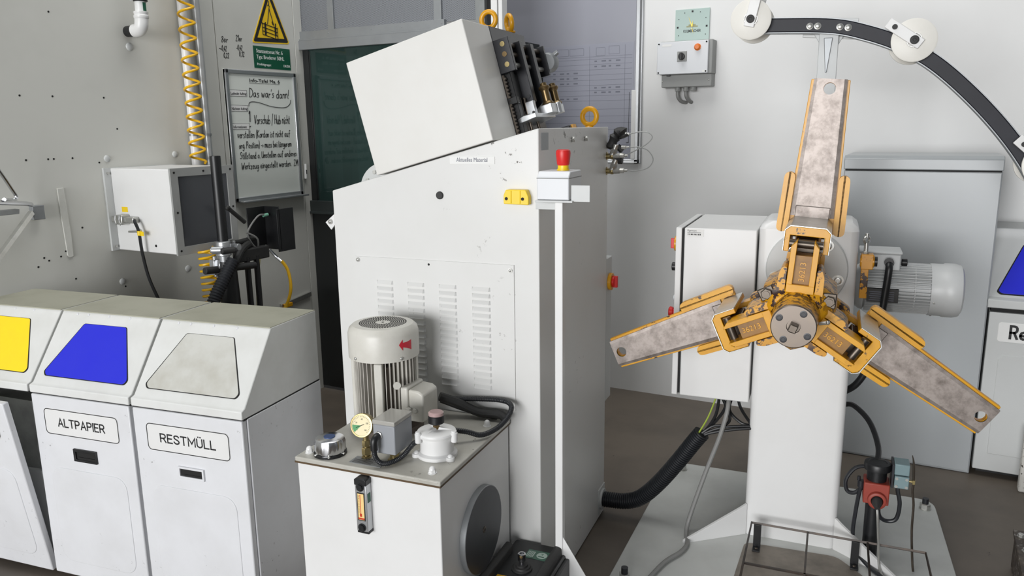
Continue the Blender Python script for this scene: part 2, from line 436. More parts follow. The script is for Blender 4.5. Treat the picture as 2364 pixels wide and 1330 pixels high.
# ================================================================ setting
struct('floor', MB().box(XL - .4, 6, -6.5, 4.7, -.1, 0), FLOORM)
wl = struct('wall_left', MB().box(XL - .12, XL - .012, -4.5, 3.70, 0, 3.2).box(XL - .012, XL, -4.5, 3.046, 0, 3.2).box(XL - .012, XL, 3.052, 3.634, 0, 3.2).box(XL - .012, XL + .002, 3.637, 3.70, 0, 3.2), WALLL, bev=.001)
wb = struct('wall_back', MB().box(XL - .12, 5.0, 4.5, 4.62, 0, 3.2), WALLB)
# bolt heads, screw holes, pen marks on the left wall
for y, z, r in ((2.532, 2.036, .019), (2.725, 1.532, .016), (2.351, 1.526, .016), (2.735, .946, .017), (2.357, .946, .016)):
    MB().dome((XL, y, z), X, r, .008, 18).build('bolt_head', GREYP, wl)
for y, z in ((1.99, 1.80), (2.13, 1.80), (2.37, 1.80), (1.98, 1.535), (2.075, 1.535), (2.10, 1.535), (2.185, 1.535), (2.31, 1.51), (2.075, 1.11), (2.02, 1.10), (2.0, 1.115), (2.1, 1.13), (2.19, 1.225), (1.97, 1.08), (2.13, 1.00), (2.37, .92), (2.16, 2.15), (2.42, 1.66)):
    MB().cyl((XL - .001, y, z), (XL + .0012, y, z), .0042, n=8).build('screw_hole', DKGAP, wl)
h = MB()
for t, y, z, s in (('8er', 3.085, 2.105, .05), ('21er', 3.185, 2.118, .05), ('-0,42', 3.075, 2.060, .042), ('0,22', 3.092, 2.025, .042), ('-0,42', 3.185, 2.072, .042), ('0,12', 3.20, 2.040, .042)):
    h.pen(t, s * .62, (XL + .0008, y, z), Y, Z, s * (.85 if len(t) < 5 else .95), .0028, HAND, 3, .15, .04)
h.box(XL, XL + .001, 3.066, 3.076, 2.068, 2.071)
h.build('handwriting', INK, wl)
# free standing cabin front: perforated field, rails, glazed door, end posts
w1 = struct('window_1', MB().box(-3.36, -2.14, 3.704, 3.710, 2.20, 2.95), PERF)
for x0, x1, m in ((-3.148, -3.105, ALUD), (-2.415, -2.368, ALUD)):
    struct('window_frame', MB().box(x0, x1, 3.690, 3.704, 2.19, 2.95), m, w1, .001)
f = MB().box(-3.36, -2.345, 3.680, 3.705, 2.164, 2.211)
for x in (-3.14, -2.83, -2.62, -2.36): f.dome((x, 3.68, 2.19), -Y, .004, .003, 8)
struct('window_frame', f, ALUD, w1, .001)
t1 = struct('trim_1', MB().box(-3.36, -2.10, 3.665, 3.71, 2.105, 2.157).box(-3.36, -2.10, 3.672, 3.71, 2.157, 2.167), ALUD, bev=.002)
struct('trim_2', MB().box(-2.14, -2.085, 3.66, 3.72, 0, 2.95), DUST, bev=.002)
struct('trim_3', MB().box(-2.048, -2.012, 3.66, 3.72, 0, 2.95).box(-2.007, -1.985, 3.665, 3.72, 0, 2.95), WHC, bev=.002)
struct('trim_4', MB().box(-2.085, -2.048, 3.69, 3.72, 0, 2.95), DKGAP)
d1 = struct('door_1', MB().box(-3.335, -2.15, 3.70, 3.712, 1.21, 2.105), GLASS)
struct('door_frame', MB().box(-3.36, -3.315, 3.695, 3.72, 1.21, 2.105).box(-3.315, -3.305, 3.698, 3.715, 1.22, 2.10), DOORD, d1, .001)
struct('door_rail', MB().box(-3.36, -2.15, 3.675, 3.715, 1.135, 1.215).box(-3.36, -2.15, 3.668, 3.68, 1.135, 1.15), paint('dark rail', (74, 80, 80), .4, metal=.4), d1, .002)
struct('door_panel', MB().box(-3.36, -2.15, 3.69, 3.71, .02, 1.135), DOORD, d1)
struct('wall_cabin', MB().box(-3.36, -2.15, 4.44, 4.49, 0, 2.1).box(-3.36, -2.15, 3.72, 4.44, 2.105, 2.13).box(-2.17, -2.15, 3.72, 4.44, 0, 2.1), CHAMB)
cp = thing('blue_post', 'blue upright post behind the dark door glass', 'post', base=(-3.30, 4.02, 0))
MB().box(-3.335, -3.265, 3.98, 4.05, 0, 2.08).build('post', CABINB, cp, .004)
MB().box(-3.345, -3.255, 3.975, 4.055, 1.62, 1.64).build('collar', ALUD, cp)

# ================================================================ things on the left wall
# warning triangle
t = thing('warning_sign', 'yellow triangular hanging-load warning sign above the green sign', 'sign', base=(XL + .002, 3.44, 2.13))
tri = [(3.300, 2.118), (3.592, 2.132), (3.452, 2.43)]
MB().prism(rpoly(tri, .02), 'x', XL, XL + .002).build('plate', SIGNY, t)
def scale_tri(k, dz=0): 
    cy = sum(p[0] for p in tri) / 3; cz = sum(p[1] for p in tri) / 3
    return [(cy + (a - cy) * k, cz + (b - cz) * k) for a, b in tri]
MB().prism(rpoly(scale_tri(.93), .015), 'x', XL + .002, XL + .003, holes=[rpoly(scale_tri(.72), .004)]).build('black_border', INK, t)
p = MB(); o = (XL + .0032, 3.445, 2.16)
def pl(*a): p.stroke(a, .0022, o, Y, Z)
for k in range(4): pl((-.06, .07 - k * .02), (.055, .05 - k * .02))
for q in (-.06, -.042, .035, .055): pl((q, .075 - (q + .06) * .17), (q, .01 - (q + .06) * .17))
pl((-.02, .068), (.0, .155)); pl((.03, .06), (.0, .155)); pl((0, .155), (.004, .165), (-.004, .175), (-.01, .168)); pl((0, .175), (.002, .195)); pl((.015, .085), (.022, .068))
for a in (-.035, .042): p.box(XL + .003, XL + .0036, 3.445 + a - .004, 3.445 + a + .004, 2.17, 2.237)
p.build('load_symbol', INK, t)
# green machine sign
t = thing('machine_sign', 'small green sign with white machine name lettering', 'sign', base=(XL, 3.45, 1.98))
MB().box(XL, XL + .002, 3.305, 3.588, 1.985, 2.104).build('plate', GREEN, t)
p = MB()
for s, y, z, sz in (('Stanzautomat Nr. 6', 3.325, 2.068, .030), ('Typ: Bruderer 50HL', 3.325, 2.036, .030), ('Produktgruppe:', 3.325, 2.000, .019), ('DK/DR', 3.53, 2.000, .019)):
    p.text(s, sz, (XL + .0025, y, z), Y, Z, .86 if sz > .02 else .9)
p.build('lettering', paint('white print', (222, 226, 222), .6), t)
# whiteboard
t = thing('whiteboard', 'aluminium framed whiteboard covered with handwritten German notes', 'whiteboard', base=(XL, 3.34, 1.255))
y0, y1, z0, z1 = 3.075, 3.607, 1.258, 1.968
MB().box(XL, XL + .012, y0, y1, z0, z1).build('board', WBOARD, t)
MB().box(XL, XL + .020, y0, y0 + .024, z0, z1).box(XL, XL + .020, y1 - .024, y1, z0, z1).box(XL, XL + .02, y0, y1, z1 - .024, z1).box(XL, XL + .02, y0, y1, z0, z0 + .024).build('frame', ALU, t, .004)
MB().box(XL, XL + .05, y0 + .03, y1 + .015, z0 - .006, z0 + .004).build('pen_tray', ALU, t, .002)
for yy, zz in ((y0 + .012, z1 - .012), (y1 - .012, z1 - .012)): MB().box(XL + .015, XL + .0215, yy - .008, yy + .008, zz - .008, zz + .008).build('corner_cap', BLACK, t, .002)
p = MB(); xx = XL + .0132
def wr(s, y, z, sz, xs, sh=.2, f=None): p.pen(s, sz * .74, (xx, y, z), Y, Z, f, .0034 if sz > .06 else .0030, HAND, 4, .12, .04)
p.text('Info-Tafel Ma. 6', .026, (xx, 3.245, 1.906), Y, Z, fit=.23); p.box(xx, xx + .0006, 3.245, 3.475, 1.900, 1.9015)
wr('Das war\'s dann!', 3.238, 1.825, .062, .8, .12, .30)
p.stroke([(3.228, 1.775), (3.24, 1.797), (3.30, 1.797), (3.40, 1.776), (3.50, 1.771), (3.545, 1.79), (3.555, 1.815)], .0016, (xx, 0, 0), Y, Z, 6)
p.stroke([(3.225, 1.735), (3.232, 1.748), (3.228, 1.69)], .0025, (xx, 0, 0), Y, Z, 4); p.stroke([(3.226, 1.668), (3.227, 1.664)], .004, (xx, 0, 0), Y, Z)
for s, y, z, sz, fw in (('Vorschub / Hub nicht', 3.26, 1.680, .064, .275), ('verstellen (Kordon ist nicht auf', 3.13, 1.605, .052, .40), ('org. Position) -> muss bei längerem', 3.135, 1.548, .047, .40),
                        ('Stillstand o. Umstellen auf anderes', 3.137, 1.491, .047, .435), ('Werkzeug eingestellt werden.  ZM', 3.14, 1.434, .047, .44)):
    wr(s, y, z, sz, 1, .22, fw)
p.build('handwriting', INK, t)
for z in (1.832, 1.752, 1.655): MB().box(XL + .012, XL + .0128, 3.103, 3.222, z - .006, z + .028).build('label_strip', PAPER, t)
p = MB()
for s, z in (('Laufender Auftrag:', 1.832), ('Nächster Auftrag:', 1.752), ('Informationen:', 1.655)):
    wr_ = p.text(s, .020, (XL + .0131, 3.106, z + .002), Y, Z, 1, fit=.112 if s[0] != 'I' else .095)
    for a, b in ((z - .006, z - .0045), (z + .0265, z + .028)): p.box(XL + .0128, XL + .0132, 3.103, 3.222, a, b)
    p.box(XL + .0128, XL + .0132, 3.2205, 3.222, z - .006, z + .028)
p.build('printed_text', INK, t)
t = thing('marker_pen', 'white marker pen upright beside the whiteboard edge', 'pen', base=(XL + .012, 3.645, 1.36))
MB().cyl((XL + .012, 3.640, 1.352), (XL + .012, 3.644, 1.415), .0095).build('barrel', PAPER, t)
MB().cyl((XL + .012, 3.644, 1.415), (XL + .012, 3.645, 1.44), .0088).build('cap', PAPER, t)
MB().box(XL + .0205, XL + .022, 3.639, 3.645, 1.38, 1.405).build('print', INK, t)
# pale adhesive strip
o = MB().prism([(2.094, 1.408), (2.124, 1.409), (2.128, 1.30), (2.132, 1.2), (2.131, 1.103), (2.122, 1.10), (2.112, 1.101), (2.103, 1.11), (2.10, 1.2), (2.096, 1.3)], 'x', XL, XL + .006).build('adhesive_strip', PLASTER, bev=.002, base=(XL, 2.11, 1.10))
tag(o, 'pale torn adhesive strip stuck upright on the left wall', 'strip')
# grey pipe elbow, upper left
t = thing('pipe_elbow', 'white painted pipe dropping from above and elbowing into the wall', 'pipe', base=(XL, 2.56, 2.08))
P = [(XL + .10, 2.540, 2.40), (XL + .10, 2.537, 2.25), (XL + .10, 2.535, 2.16), (XL + .097, 2.533, 2.125), (XL + .08, 2.532, 2.107), (XL + .05, 2.531, 2.104)]
MB().tube(P[:3], .024, 20).build('pipe', WHC, t)
MB().tube(P[2:], .030, 20, 6).lathe((XL + .10, 2.535, 2.155), Z, [(0, .031), (.004, .033), (.012, .033), (.016, .03), (.02, .03), (.024, .032), (.03, .032), (.032, .024)], 20).build('elbow', WHC, t)
MB().cyl((XL, 2.531, 2.104), (XL + .055, 2.531, 2.104), .025).build('wall_sleeve', BLACK, t)
MB().lathe((XL + .10, 2.539, 2.232), Z, [(0, .026), (.003, .031), (.012, .031), (.014, .027), (.03, .030), (.06, .030)], 20).box(XL + .06, XL + .14, 2.520, 2.565, 2.262, 2.28).build('clamp', CHROME, t, .002)
MB().torus((XL + .10, 2.539, 2.234), Z, .027, .005, 24, 8).build('seal_ring', BLACK, t)
MB().torus((XL + .11, 2.480, 2.25), (1, 0.1, 0), .021, .003, 20, 6).cyl((XL + .10, 2.500, 2.254), (XL + .10, 2.525, 2.256), .004).build('ring_pull', CHROME, t)
MB().box(XL + .123, XL + .125, 2.531, 2.547, 2.185, 2.225).build('green_sticker', GREEN, t)
CY1, CY2 = 2.825, 2.912
# two conduits with coiled hose
for i, (yt, yb, r) in enumerate(((CY1, CY1, .021), (CY2, CY2, .019))):
    t = thing('conduit_pipe', ('white upright wall conduit wrapped by the yellow coiled hose', 'silver grey upright wall conduit right of the coiled yellow hose')[i], 'pipe', base=(XL + .03, yb, 1.3), group='upright wall conduits')
    MB().tube([(XL + .03, yt, 2.6), (XL + .03, yb, 1.25)], r, 18).build('tube', (WHC, paint('silver conduit', (176, 178, 178), .35, .15, (140, 142, 140), 6, metal=.35))[i], t)
    for z in (2.35, 1.62): MB().cyl((XL + .03, yb + (yt - yb) * (z - 1.25) / 1.35, z), (XL + .03, yb + (yt - yb) * (z - 1.25) / 1.35, z + .012), r + .003).box(XL, XL + .03, yb + (yt - yb) * (z - 1.25) / 1.35 - .006, yb + (yt - yb) * (z - 1.25) / 1.35 + .006, z, z + .012).build('pipe_clip', ALUD, t)
def coil(x, y0, z0, y1, z1, R0, r, turns, k=18, taper=0.0):
    out = []
    n = int(turns * k)
    for i in range(n + 1):
        f = i / n; g = f - taper * f * (1 - f) ; a = 2 * math.pi * turns * f
        out.append((x + R0 * math.sin(a) * .9, y0 + (y1 - y0) * g + R0 * math.cos(a), z0 + (z1 - z0) * g))
    return out
o = MB().tube(coil(XL + .098, 2.792, 2.40, 2.782, 1.486, .038, .0052, 13.2, taper=-.12), .0062, 8).build('coiled_hose', HOSEY, base=(XL + .05, 2.84, 1.48))
tag(o, 'yellow coiled air hose hanging around the white conduit', 'hose')
# grey box with dark sheet
t = thing('equipment_box', 'light grey box jutting from left wall with dark side sheet', 'box', base=(XL + .2, 2.52, 1.10))
MB().box(XL + .012, -2.946, 2.352, 2.690, 1.102, 1.482).build('housing', WHC, t, .004)
MB().box(XL, XL + .012, 2.318, 2.720, 1.10, 1.484).build('wall_flange', GREYP, t, .001)
MB().prism([(2.345, 1.098), (2.700, 1.098), (2.700, 1.486), (2.345, 1.486)], 'x', -2.946, -2.936, holes=[[(2.385, 1.135), (2.662, 1.135), (2.662, 1.448), (2.385, 1.448)]]).build('side_frame', paint('frame grey', (158, 159, 157), .45, .3, (128, 128, 124), 8), t, .001)
MB().box(-2.946, -2.941, 2.38, 2.665, 1.13, 1.452).build('dark_sheet', PANELG, t)
for y, z in ((2.365, 1.467), (2.525, 1.467), (2.682, 1.467), (2.365, 1.29), (2.682, 1.29), (2.365, 1.118)): MB().cyl((-2.937, y, z), (-2.9345, y, z), .005, n=10).build('screw', DKGAP, t)
for z in (1.46, 1.245, 1.12): MB().cyl((XL + .012, 2.337, z), (XL + .018, 2.337, z), .006, n=10).build('flange_screw', ZINC, t)
MB().box(-3.335, -3.18, 2.318, 2.352, 1.236, 1.264).box(-3.30, -3.245, 2.308, 2.352, 1.228, 1.272).build('plug_connector', ZINC, t, .005)
MB().tube([(-3.285, 2.306, 1.225), (-3.285, 2.300, 1.25), (-3.285, 2.306, 1.275)], .0025, 6).tube([(-3.255, 2.306, 1.225), (-3.255, 2.300, 1.25), (-3.255, 2.306, 1.275)], .0025, 6).build('locking_clip', CHROME, t)
MB().box(-3.295, -3.255, 2.3505, 2.352, 1.282, 1.306).build('yellow_sticker', YELB, t)
MB().tube([(-3.185, 2.33, 1.25), (-3.165, 2.315, 1.245), (-3.145, 2.315, 1.20), (-3.14, 2.318, 1.10), (-3.12, 2.325, .98), (-3.05, 2.33, .84), (-3.0, 2.34, .72)], .0075, 8, 6).build('power_cable', BLACK, t)
MB().cyl((-3.143, 2.317, 1.185), (-3.142, 2.317, 1.205), .0105).box(-3.142, -3.112, 2.314, 2.3155, 1.183, 1.203).build('cable_tag', YELB, t)
MB().cyl((-3.235, 2.33, 1.195), (-3.185, 2.335, 1.197), .0045).ball((-3.183, 2.345, 1.197), .012).build('toggle_switch', ZINC, t)
MB().cyl((-3.085, 2.350, 1.135), (-3.085, 2.3525, 1.135), .006, n=10).build('drill_hole', DKGAP, t)
# folded steel bracket at the left edge
t = thing('folding_bracket', 'galvanised folding shelf bracket with bent rods at left edge', 'bracket', base=(XL, 1.95, 1.2))
MB().box(XL, XL + .03, 1.965, 2.005, 1.285, 1.345).box(XL + .03, XL + .034, 1.96, 2.01, 1.285, 1.345).build('wall_plate', ALUD, t, .003)
MB().tube([(XL + .03, 1.955, 1.318), (XL + .16, 1.734, 1.177), (XL + .29, 1.513, 1.036)], .013, 4).build('strut', ZINC, t)
MB().tube([(XL + .035, 1.955, 1.352), (XL + .06, 1.92, 1.360), (XL + .16, 1.763, 1.382), (XL + .26, 1.61, 1.405)], .010, 10).tube([(XL + .16, 1.78, 1.392), (XL + .08, 1.862, 1.380), (XL + .062, 1.884, 1.392), (XL + .075, 1.862, 1.425), (XL + .12, 1.80, 1.50), (XL + .16, 1.72, 1.60)], .0075, 8, 4).build('bent_rod', CHROME, t)
MB().tube([(XL + .07, 1.874, 1.333), (XL + .16, 1.757, 1.342), (XL + .26, 1.62, 1.352)], .014, 4).build('rail', ALUD, t, .002)
# strip and yellow fitting near the bins' top at right end
t = thing('wall_rail', 'short galvanised rail low on the wall behind the bins', 'rail', base=(XL, 3.45, .64))
MB().box(XL, XL + .016, 3.36, 3.62, .612, .640, Matrix.Translation((0, 3.5, .63)) @ Matrix.Rotation(R(6), 4, 'X') @ Matrix.Translation((0, -3.5, -.63))).build('channel', ZINC, t, .002)
MB().box(XL + .016, XL + .03, 3.37, 3.44, .60, .625).build('yellow_stop', YELC, t, .004)

# black jointed stand behind the bins
t = thing('sensor_stand', 'black tube stand with silver clamps rising behind the bins', 'stand', base=(-2.82, 2.50, 0))
sx, sy = -2.82, 2.50
MB().tube([(sx, sy, 1.09), (sx, sy - .003, 1.535)], .0235, 20).tube([(sx, sy, 1.525), (sx, sy, 1.536)], .019, 20).build('upper_pole', BLACK, t)
MB().tube([(sx + .01, sy + .03, 0), (sx, sy + .01, 1.06)], .04, 20, 2, lambda i, n: .055 - .02 * i / n).build('lower_pole', BLACK, t)
MB().lathe((sx, sy, 1.085), Z, [(0, .030), (.002, .033), (.065, .033), (.068, .028)], 24).lathe((sx, sy, 1.045), Z, [(0, .022), (.04, .024)], 20).cyl((sx - .02, sy - .05, 1.115), (sx + .02, sy - .02, 1.115), .018).cyl((sx - .03, sy + .05, 1.118), (sx + .035, sy + .06, 1.118), .016).cyl((sx + .0, sy + .06, 1.10), (sx, sy + .06, 1.145), .009).cyl((sx - .02, sy - .06, 1.115), (sx + .0, sy - .03, 1.115), .011).build('upper_clamp', ALU, t, .001)
MB().cyl((sx - .02, sy - .03, 1.045), (sx + .0, sy + .05, 1.035), .026).box(sx - .045, sx - .015, sy - .05, sy - .01, 1.0, 1.07).cyl((sx - .03, sy - .03, .99), (sx - .03, sy - .03, 1.085), .009).build('lower_clamp', ALU, t, .002)
MB().cyl((sx + .035, sy - .045, 1.112), (sx + .055, sy + .015, 1.114), .0145).build('clamp_lever', RUB, t, .003)
MB().cyl((sx - .02, sy - .10, 1.028), (sx, sy + .18, 1.012), .0165).build('cross_bar', RUB, t, .002)
MB().tube([(sx + .03, sy + .18, .3), (sx - .01, sy + .145, .72), (sx - .03, sy + .16, 1.05)], .014, 12).tube([(sx + .03, sy + .25, .3), (sx - .01, sy + .20, .72), (sx - .03, sy + .22, 1.05)], .014, 12).build('brace', BLACK, t)
MB().box(sx - .06, sx - .02, sy + .10, sy + .30, 1.03, 1.09).tube([(sx + .01, sy + .04, 1.03), (sx - .02, sy + .12, 1.09), (sx - .05, sy + .2, 1.11)], .018, 10, 4).tube([(sx - .03, sy + .06, 1.135), (sx - .05, sy + .14, 1.125), (sx - .07, sy + .26, 1.13)], .014, 8, 4).build('joint_arm', RUB, t, .006)
MB().cyl((sx - .06, sy + .10, 1.29), (sx - .05, sy + .185, 1.215), .010).ball((sx - .06, sy + .098, 1.292), .013).build('handle', RUB, t)
MB().box(sx - .10, sx - .095, sy + .245, sy + .36, 1.08, 1.275).box(sx - .10, sx + .0, sy + .36, sy + .365, 1.06, 1.275).box(sx - .005, sx + .0, sy + .345, sy + .46, 1.05, 1.262).build('channel_bracket', BLACK, t, .001)
MB().tube([(sx - .06, sy + .33, 1.235), (sx - .05, sy + .27, 1.235), (sx - .05, sy + .20, 1.17), (sx - .05, sy + .21, 1.12), (sx - .05, sy + .25, 1.08), (sx - .04, sy + .245, 1.13), (sx - .05, sy + .19, 1.165)], .0045, 8, 6).build('signal_cable', GREYC, t)
MB().cyl((sx - .06, sy + .315, 1.233), (sx - .06, sy + .345, 1.235), .008).build('green_plug', paint('mint plug', (130, 190, 165), .4), t)
MB().corr([(sx + .07, sy - .015, 1.07), (sx + .07, sy - .04, 1.04), (sx + .07, sy - .08, .99), (sx + .07, sy - .145, .90), (sx + .08, sy - .21, .76), (sx + .09, sy - .25, .6)], .029, .013).build('corrugated_sleeve', CORR, t)
MB().tube([(sx - .05, sy + .33, 1.06), (sx - .03, sy + .345, 1.03), (sx + .0, sy + .355, 1.0)], .0075, 10, 4).build('hose_coupling', CHROME, t)
MB().tube([(sx + .0, sy + .355, 1.005), (sx + .02, sy + .375, .95), (sx + .03, sy + .372, .85), (sx + .0, sy + .345, .74), (sx - .02, sy + .30, .62)], .008, 10, 6).build('air_line', HOSEY, t)
o = MB().tube(coil(sx - .10, sy - .012, 1.115, sy - .005, .70, .036, .0055, 14.0), .0058, 8).build('coiled_hose', HOSEY, base=(sx - .08, sy - .05, .72))
tag(o, 'lower yellow coiled hose beside the black stand behind the bins', 'hose')
o = MB().tube([(XL + .25, 3.06, 1.13), (XL + .2, 3.02, .9), (XL + .16, 3.02, .5), (XL + .12, 3.0, .002)], .007, 8, 4).build('thin_tube', paint('ivory tube', (180, 172, 132), .5), base=(XL + .12, 3.0, 0))
tag(o, 'thin ivory tube hanging behind the black stand', 'tube')
# ================================================================ waste bins
def slope_T(x):   # plane of the hood's sloping front: local (u across, v up the slope, w out)
    d = Vector((0, .160, .224)).normalized(); n = Vector((0, -.224, .160)).normalized()
    return Matrix(((1, 0, 0, x), (0, d.y, n.y, 0), (0, d.z, n.z, 1.0), (0, 0, 0, 1)))
def outline(mb, pts, w, ax, a, b, T=None):
    cx = sum(p[0] for p in pts) / len(pts); cy = sum(p[1] for p in pts) / len(pts)
    inner = []
    n = len(pts)
    for i in range(n):
        p = Vector(pts[i]); d1 = (p - Vector(pts[i - 1])); d2 = (Vector(pts[(i + 1) % n]) - p); t = (d1.normalized() + d2.normalized()).normalized(); nr = Vector((-t.y, t.x))
        if nr.dot(Vector((cx, cy)) - p) < 0: nr = -nr
        inner.append(tuple(p + nr * w))
    mb.prism(pts, ax, a, b, holes=[inner], T=T); return mb
def waste_bin(x, label, flapmat, txt, wide, framed, tilt=0.0, bag=False):
    """x: right side of the bin in the row's frame"""
    t = thing('waste_bin', label, 'bin', BF, (x - .2325, .05, 0), 'metal waste sorting bins against the left wall')
    x0, x1 = x - .465, x
    if bag:
        MB().box(x0 + .004, x0 + .012, -.15, .26, .02, .735).box(x1 - .012, x1 - .004, -.15, .26, .02, .735).box(x0 + .004, x1 - .004, .25, .26, .02, .735).box(x0 + .004, x1 - .004, -.15, .26, .02, .03).build('body', BINP, t)
        MB().rings([[Vector((q[0], q[1] + .008 * math.sin(k * 2.3 + i * 1.9), z)) for i, q in enumerate(rrect(x0 + .02, x1 - .014, -.148, .24, .03, 4))] for k, z in enumerate((.05, .18, .3, .42, .5, .58, .64, .69))]).build('waste_bag', BAG, t)
        q = MB(); q.box(x0 + .012, x1 - .012, -.157, .25, .03, .42); q.build('inner_liner', GREYP, t)
    else:
        MB().box(x0 + .003, x1 - .003, -.155, .262, .02, .734).build('body', BINP, t, .002)
    MB().box(x0 + .02, x1 - .02, -.13, .24, 0, .02).build('foot_frame', BLACK, t)
    MB().prism([(.262, 1.0), (.262, .738), (-.180, .738), (-.180, .766), (-.163, .772), (0, 1.0)], 'x', x0 + .0065, x1 - .0045).build('hood', BINTOP, t, .003)
    MB().box(x0 + .005, x1 - .005, -.172, .260, .7325, .739).build('seam', DKGAP, t)
    MB().prism([(.2625, 1.0002), (.2625, 1.0012), (-.001, 1.0012), (-.004, .9985), (-.0035, .998)], 'x', x0 + .0075, x1 - .0055).build('dusty_top', TOPDUST, t)
    T = slope_T(x - .2325)
    fl = [(-.098, -.046), (.098, -.046), (.190, -.236), (.180, -.252), (-.180, -.252), (-.192, -.236)]
    MB().prism(rpoly([(a * 1.02, b * 1.01 + .001) for a, b in fl], .008), 'z', 0, .0008, T=T).build('flap_gap', DKGAP, t)
    f = MB().prism(rpoly([(a * .99, b * .992 - .001) for a, b in fl], .008), 'z', .0004, .0022, T=T).build('flap', flapmat, t, .001)
    for u in (-.15, -.097, .0, .097): MB().dome(T @ Vector((u, -.012, 0)), (0, -.8, .58), .0048, .003, 10).build('rivet', BINP, t)
    # door with its printing and grip, hinged at the floor
    DT = Matrix.Translation((0, -.16, .03)) @ Matrix.Rotation(R(tilt), 4, 'X') @ Matrix.Translation((0, .16, -.03))
    d = MB().box(x0 + .009, x1 - .007, -.180, -.156, .03, .7335, DT).build('door', BINP, t, .004)
    e = MB().prism(rrect(x0 + .06, x1 - .055, .09, .462, .05), 'y', -.1825, -.178, T=DT).build('pressed_field', BINP, d, .0025, 3)
    lab = rrect(x0 + .062, x1 - .062, .589, .687, .016)
    MB().prism(lab, 'y', -.1812, -.179, T=DT).build('label_plate', WHC, d)
    q = MB(); outline(q, rrect(x0 + .063, x1 - .063, .590, .686, .016), .0026, 'y', -.1820, -.1805, DT)
    if txt: q.pen(txt, .0285, (x - .2325 - wide / 2, -.1813, .6235), X, Z, wide, .0050, PRINT, gap=.21)
    q.build('lettering', INK, d)
    hx = x - .2325 + .005
    if framed:
        MB().prism([(hx - .053, .504), (hx + .053, .504), (hx + .053, .546), (hx - .053, .546)], 'y', -.187, -.178, holes=[[(hx - .046, .512), (hx + .046, .512), (hx + .046, .539), (hx - .046, .539)]], T=DT).build('grip_frame', BINP, d, .001)
        MB().box(hx - .046, hx + .046, -.1815, -.1795, .512, .539, DT).box(hx - .03, hx + .046, -.183, -.180, .512, .519, DT).build('grip_recess', DKGAP, d)
    else:
        MB().prism([(hx - .053, .500), (hx + .053, .500), (hx + .053, .547), (hx - .053, .547)], 'y', -.187, -.178, holes=[[(hx - .043, .508), (hx + .046, .508), (hx + .046, .537), (hx - .043, .537)]], T=DT).build('grip_frame', BLACK, d, .001)
        MB().box(hx - .046, hx + .046, -.1815, -.1795, .508, .539, DT).box(hx - .035, hx + .046, -.184, -.180, .508, .517, DT).build('grip_recess', DKGAP, d)
    return t
waste_bin(0, 'white metal bin lettered RESTMÜLL with a soiled white flap', FLAPW, 'RESTMÜLL', .225, True)
waste_bin(-.465, 'white metal bin lettered ALTPAPIER with a blue flap', BLUEF, 'ALTPAPIER', .212, False)
waste_bin(-.93, 'white metal bin with a yellow flap and its door ajar', YELF, '', 0, False, tilt=8.0, bag=True)
# ================================================================ straightening machine
m = thing('straightening_machine', 'white strip straightening machine with tilted hood and louvred panel', 'machine', MF, (-.38, .39, 0))
MB().prism([(0, .005), (0, 1.642), (-.757, 1.440), (-.757, .005)], 'y', 0, .79).build('body', WH, m, .003)
MB().box(-.30, 0.0, .79, .875, .50, 1.115).build('rear_cabinet', GREYP, m, .004)
q = MB().box(-.676, -.085, -.004, 0, .729, 1.217)
for x0, x1 in ((-.594, -.530), (-.474, -.410), (-.355, -.290), (-.234, -.168)):
    for k in range(16):
        z = 1.139 - k * .0222
        q.rings([[(x0, -.004, z), (x0, -.004, z - .013), (x0, -.0045, z - .013)], [(x0 + .004, -.004, z), (x0 + .004, -.004, z - .014), (x0 + .004, -.0125, z - .0125)],
                 [(x1 - .004, -.004, z), (x1 - .004, -.004, z - .014), (x1 - .004, -.0125, z - .0125)], [(x1, -.004, z), (x1, -.004, z - .013), (x1, -.0045, z - .013)]])
q.build('louvre_panel', WH, m, .0006, 1)
for x, z in ((-.665, 1.205), (-.097, 1.199), (-.097, .741)): MB().cyl((x, -.004, z), (x, -.007, z), .0075).dome((x, -.007, z), -Y, .005, .003, 10).build('panel_screw', ZINC, m)
MB().cyl((-.39, -.0045, 1.203), (-.39, 0, 1.203), .004, n=10).build('drill_hole', DKGAP, m)
lp = MB().box(-.302, -.146, -.002, 0, 1.534, 1.557).build('label_plate', PAPER, m)
MB().text('Aktuelles Material', .019, (-.224, -.0022, 1.5405), X, Z, 1, 'CENTER', fit=.108).build('lettering', INKG, lp)
MB().lathe((-.342, 0, 1.4325), -Y, [(0, .0128), (.004, .0128), (.006, .011)], 24).build('black_plug', RUB, m)
s = MB().prism(rpoly([(-.108, 1.413), (-.025, 1.411), (-.025, 1.436), (-.034, 1.457), (-.100, 1.457), (-.108, 1.440)], .004), 'y', -.026, 0).box(-.085, -.080, -.028, -.02, 1.415, 1.455).box(-.055, -.050, -.028, -.02, 1.415, 1.455).build('yellow_sensor', YELB, m, .002)
for x in (-.098, -.044): MB().cyl((x, -.0262, 1.4295), (x, -.0275, 1.4295), .005, n=12).build('sensor_screw', DKGAP, s)
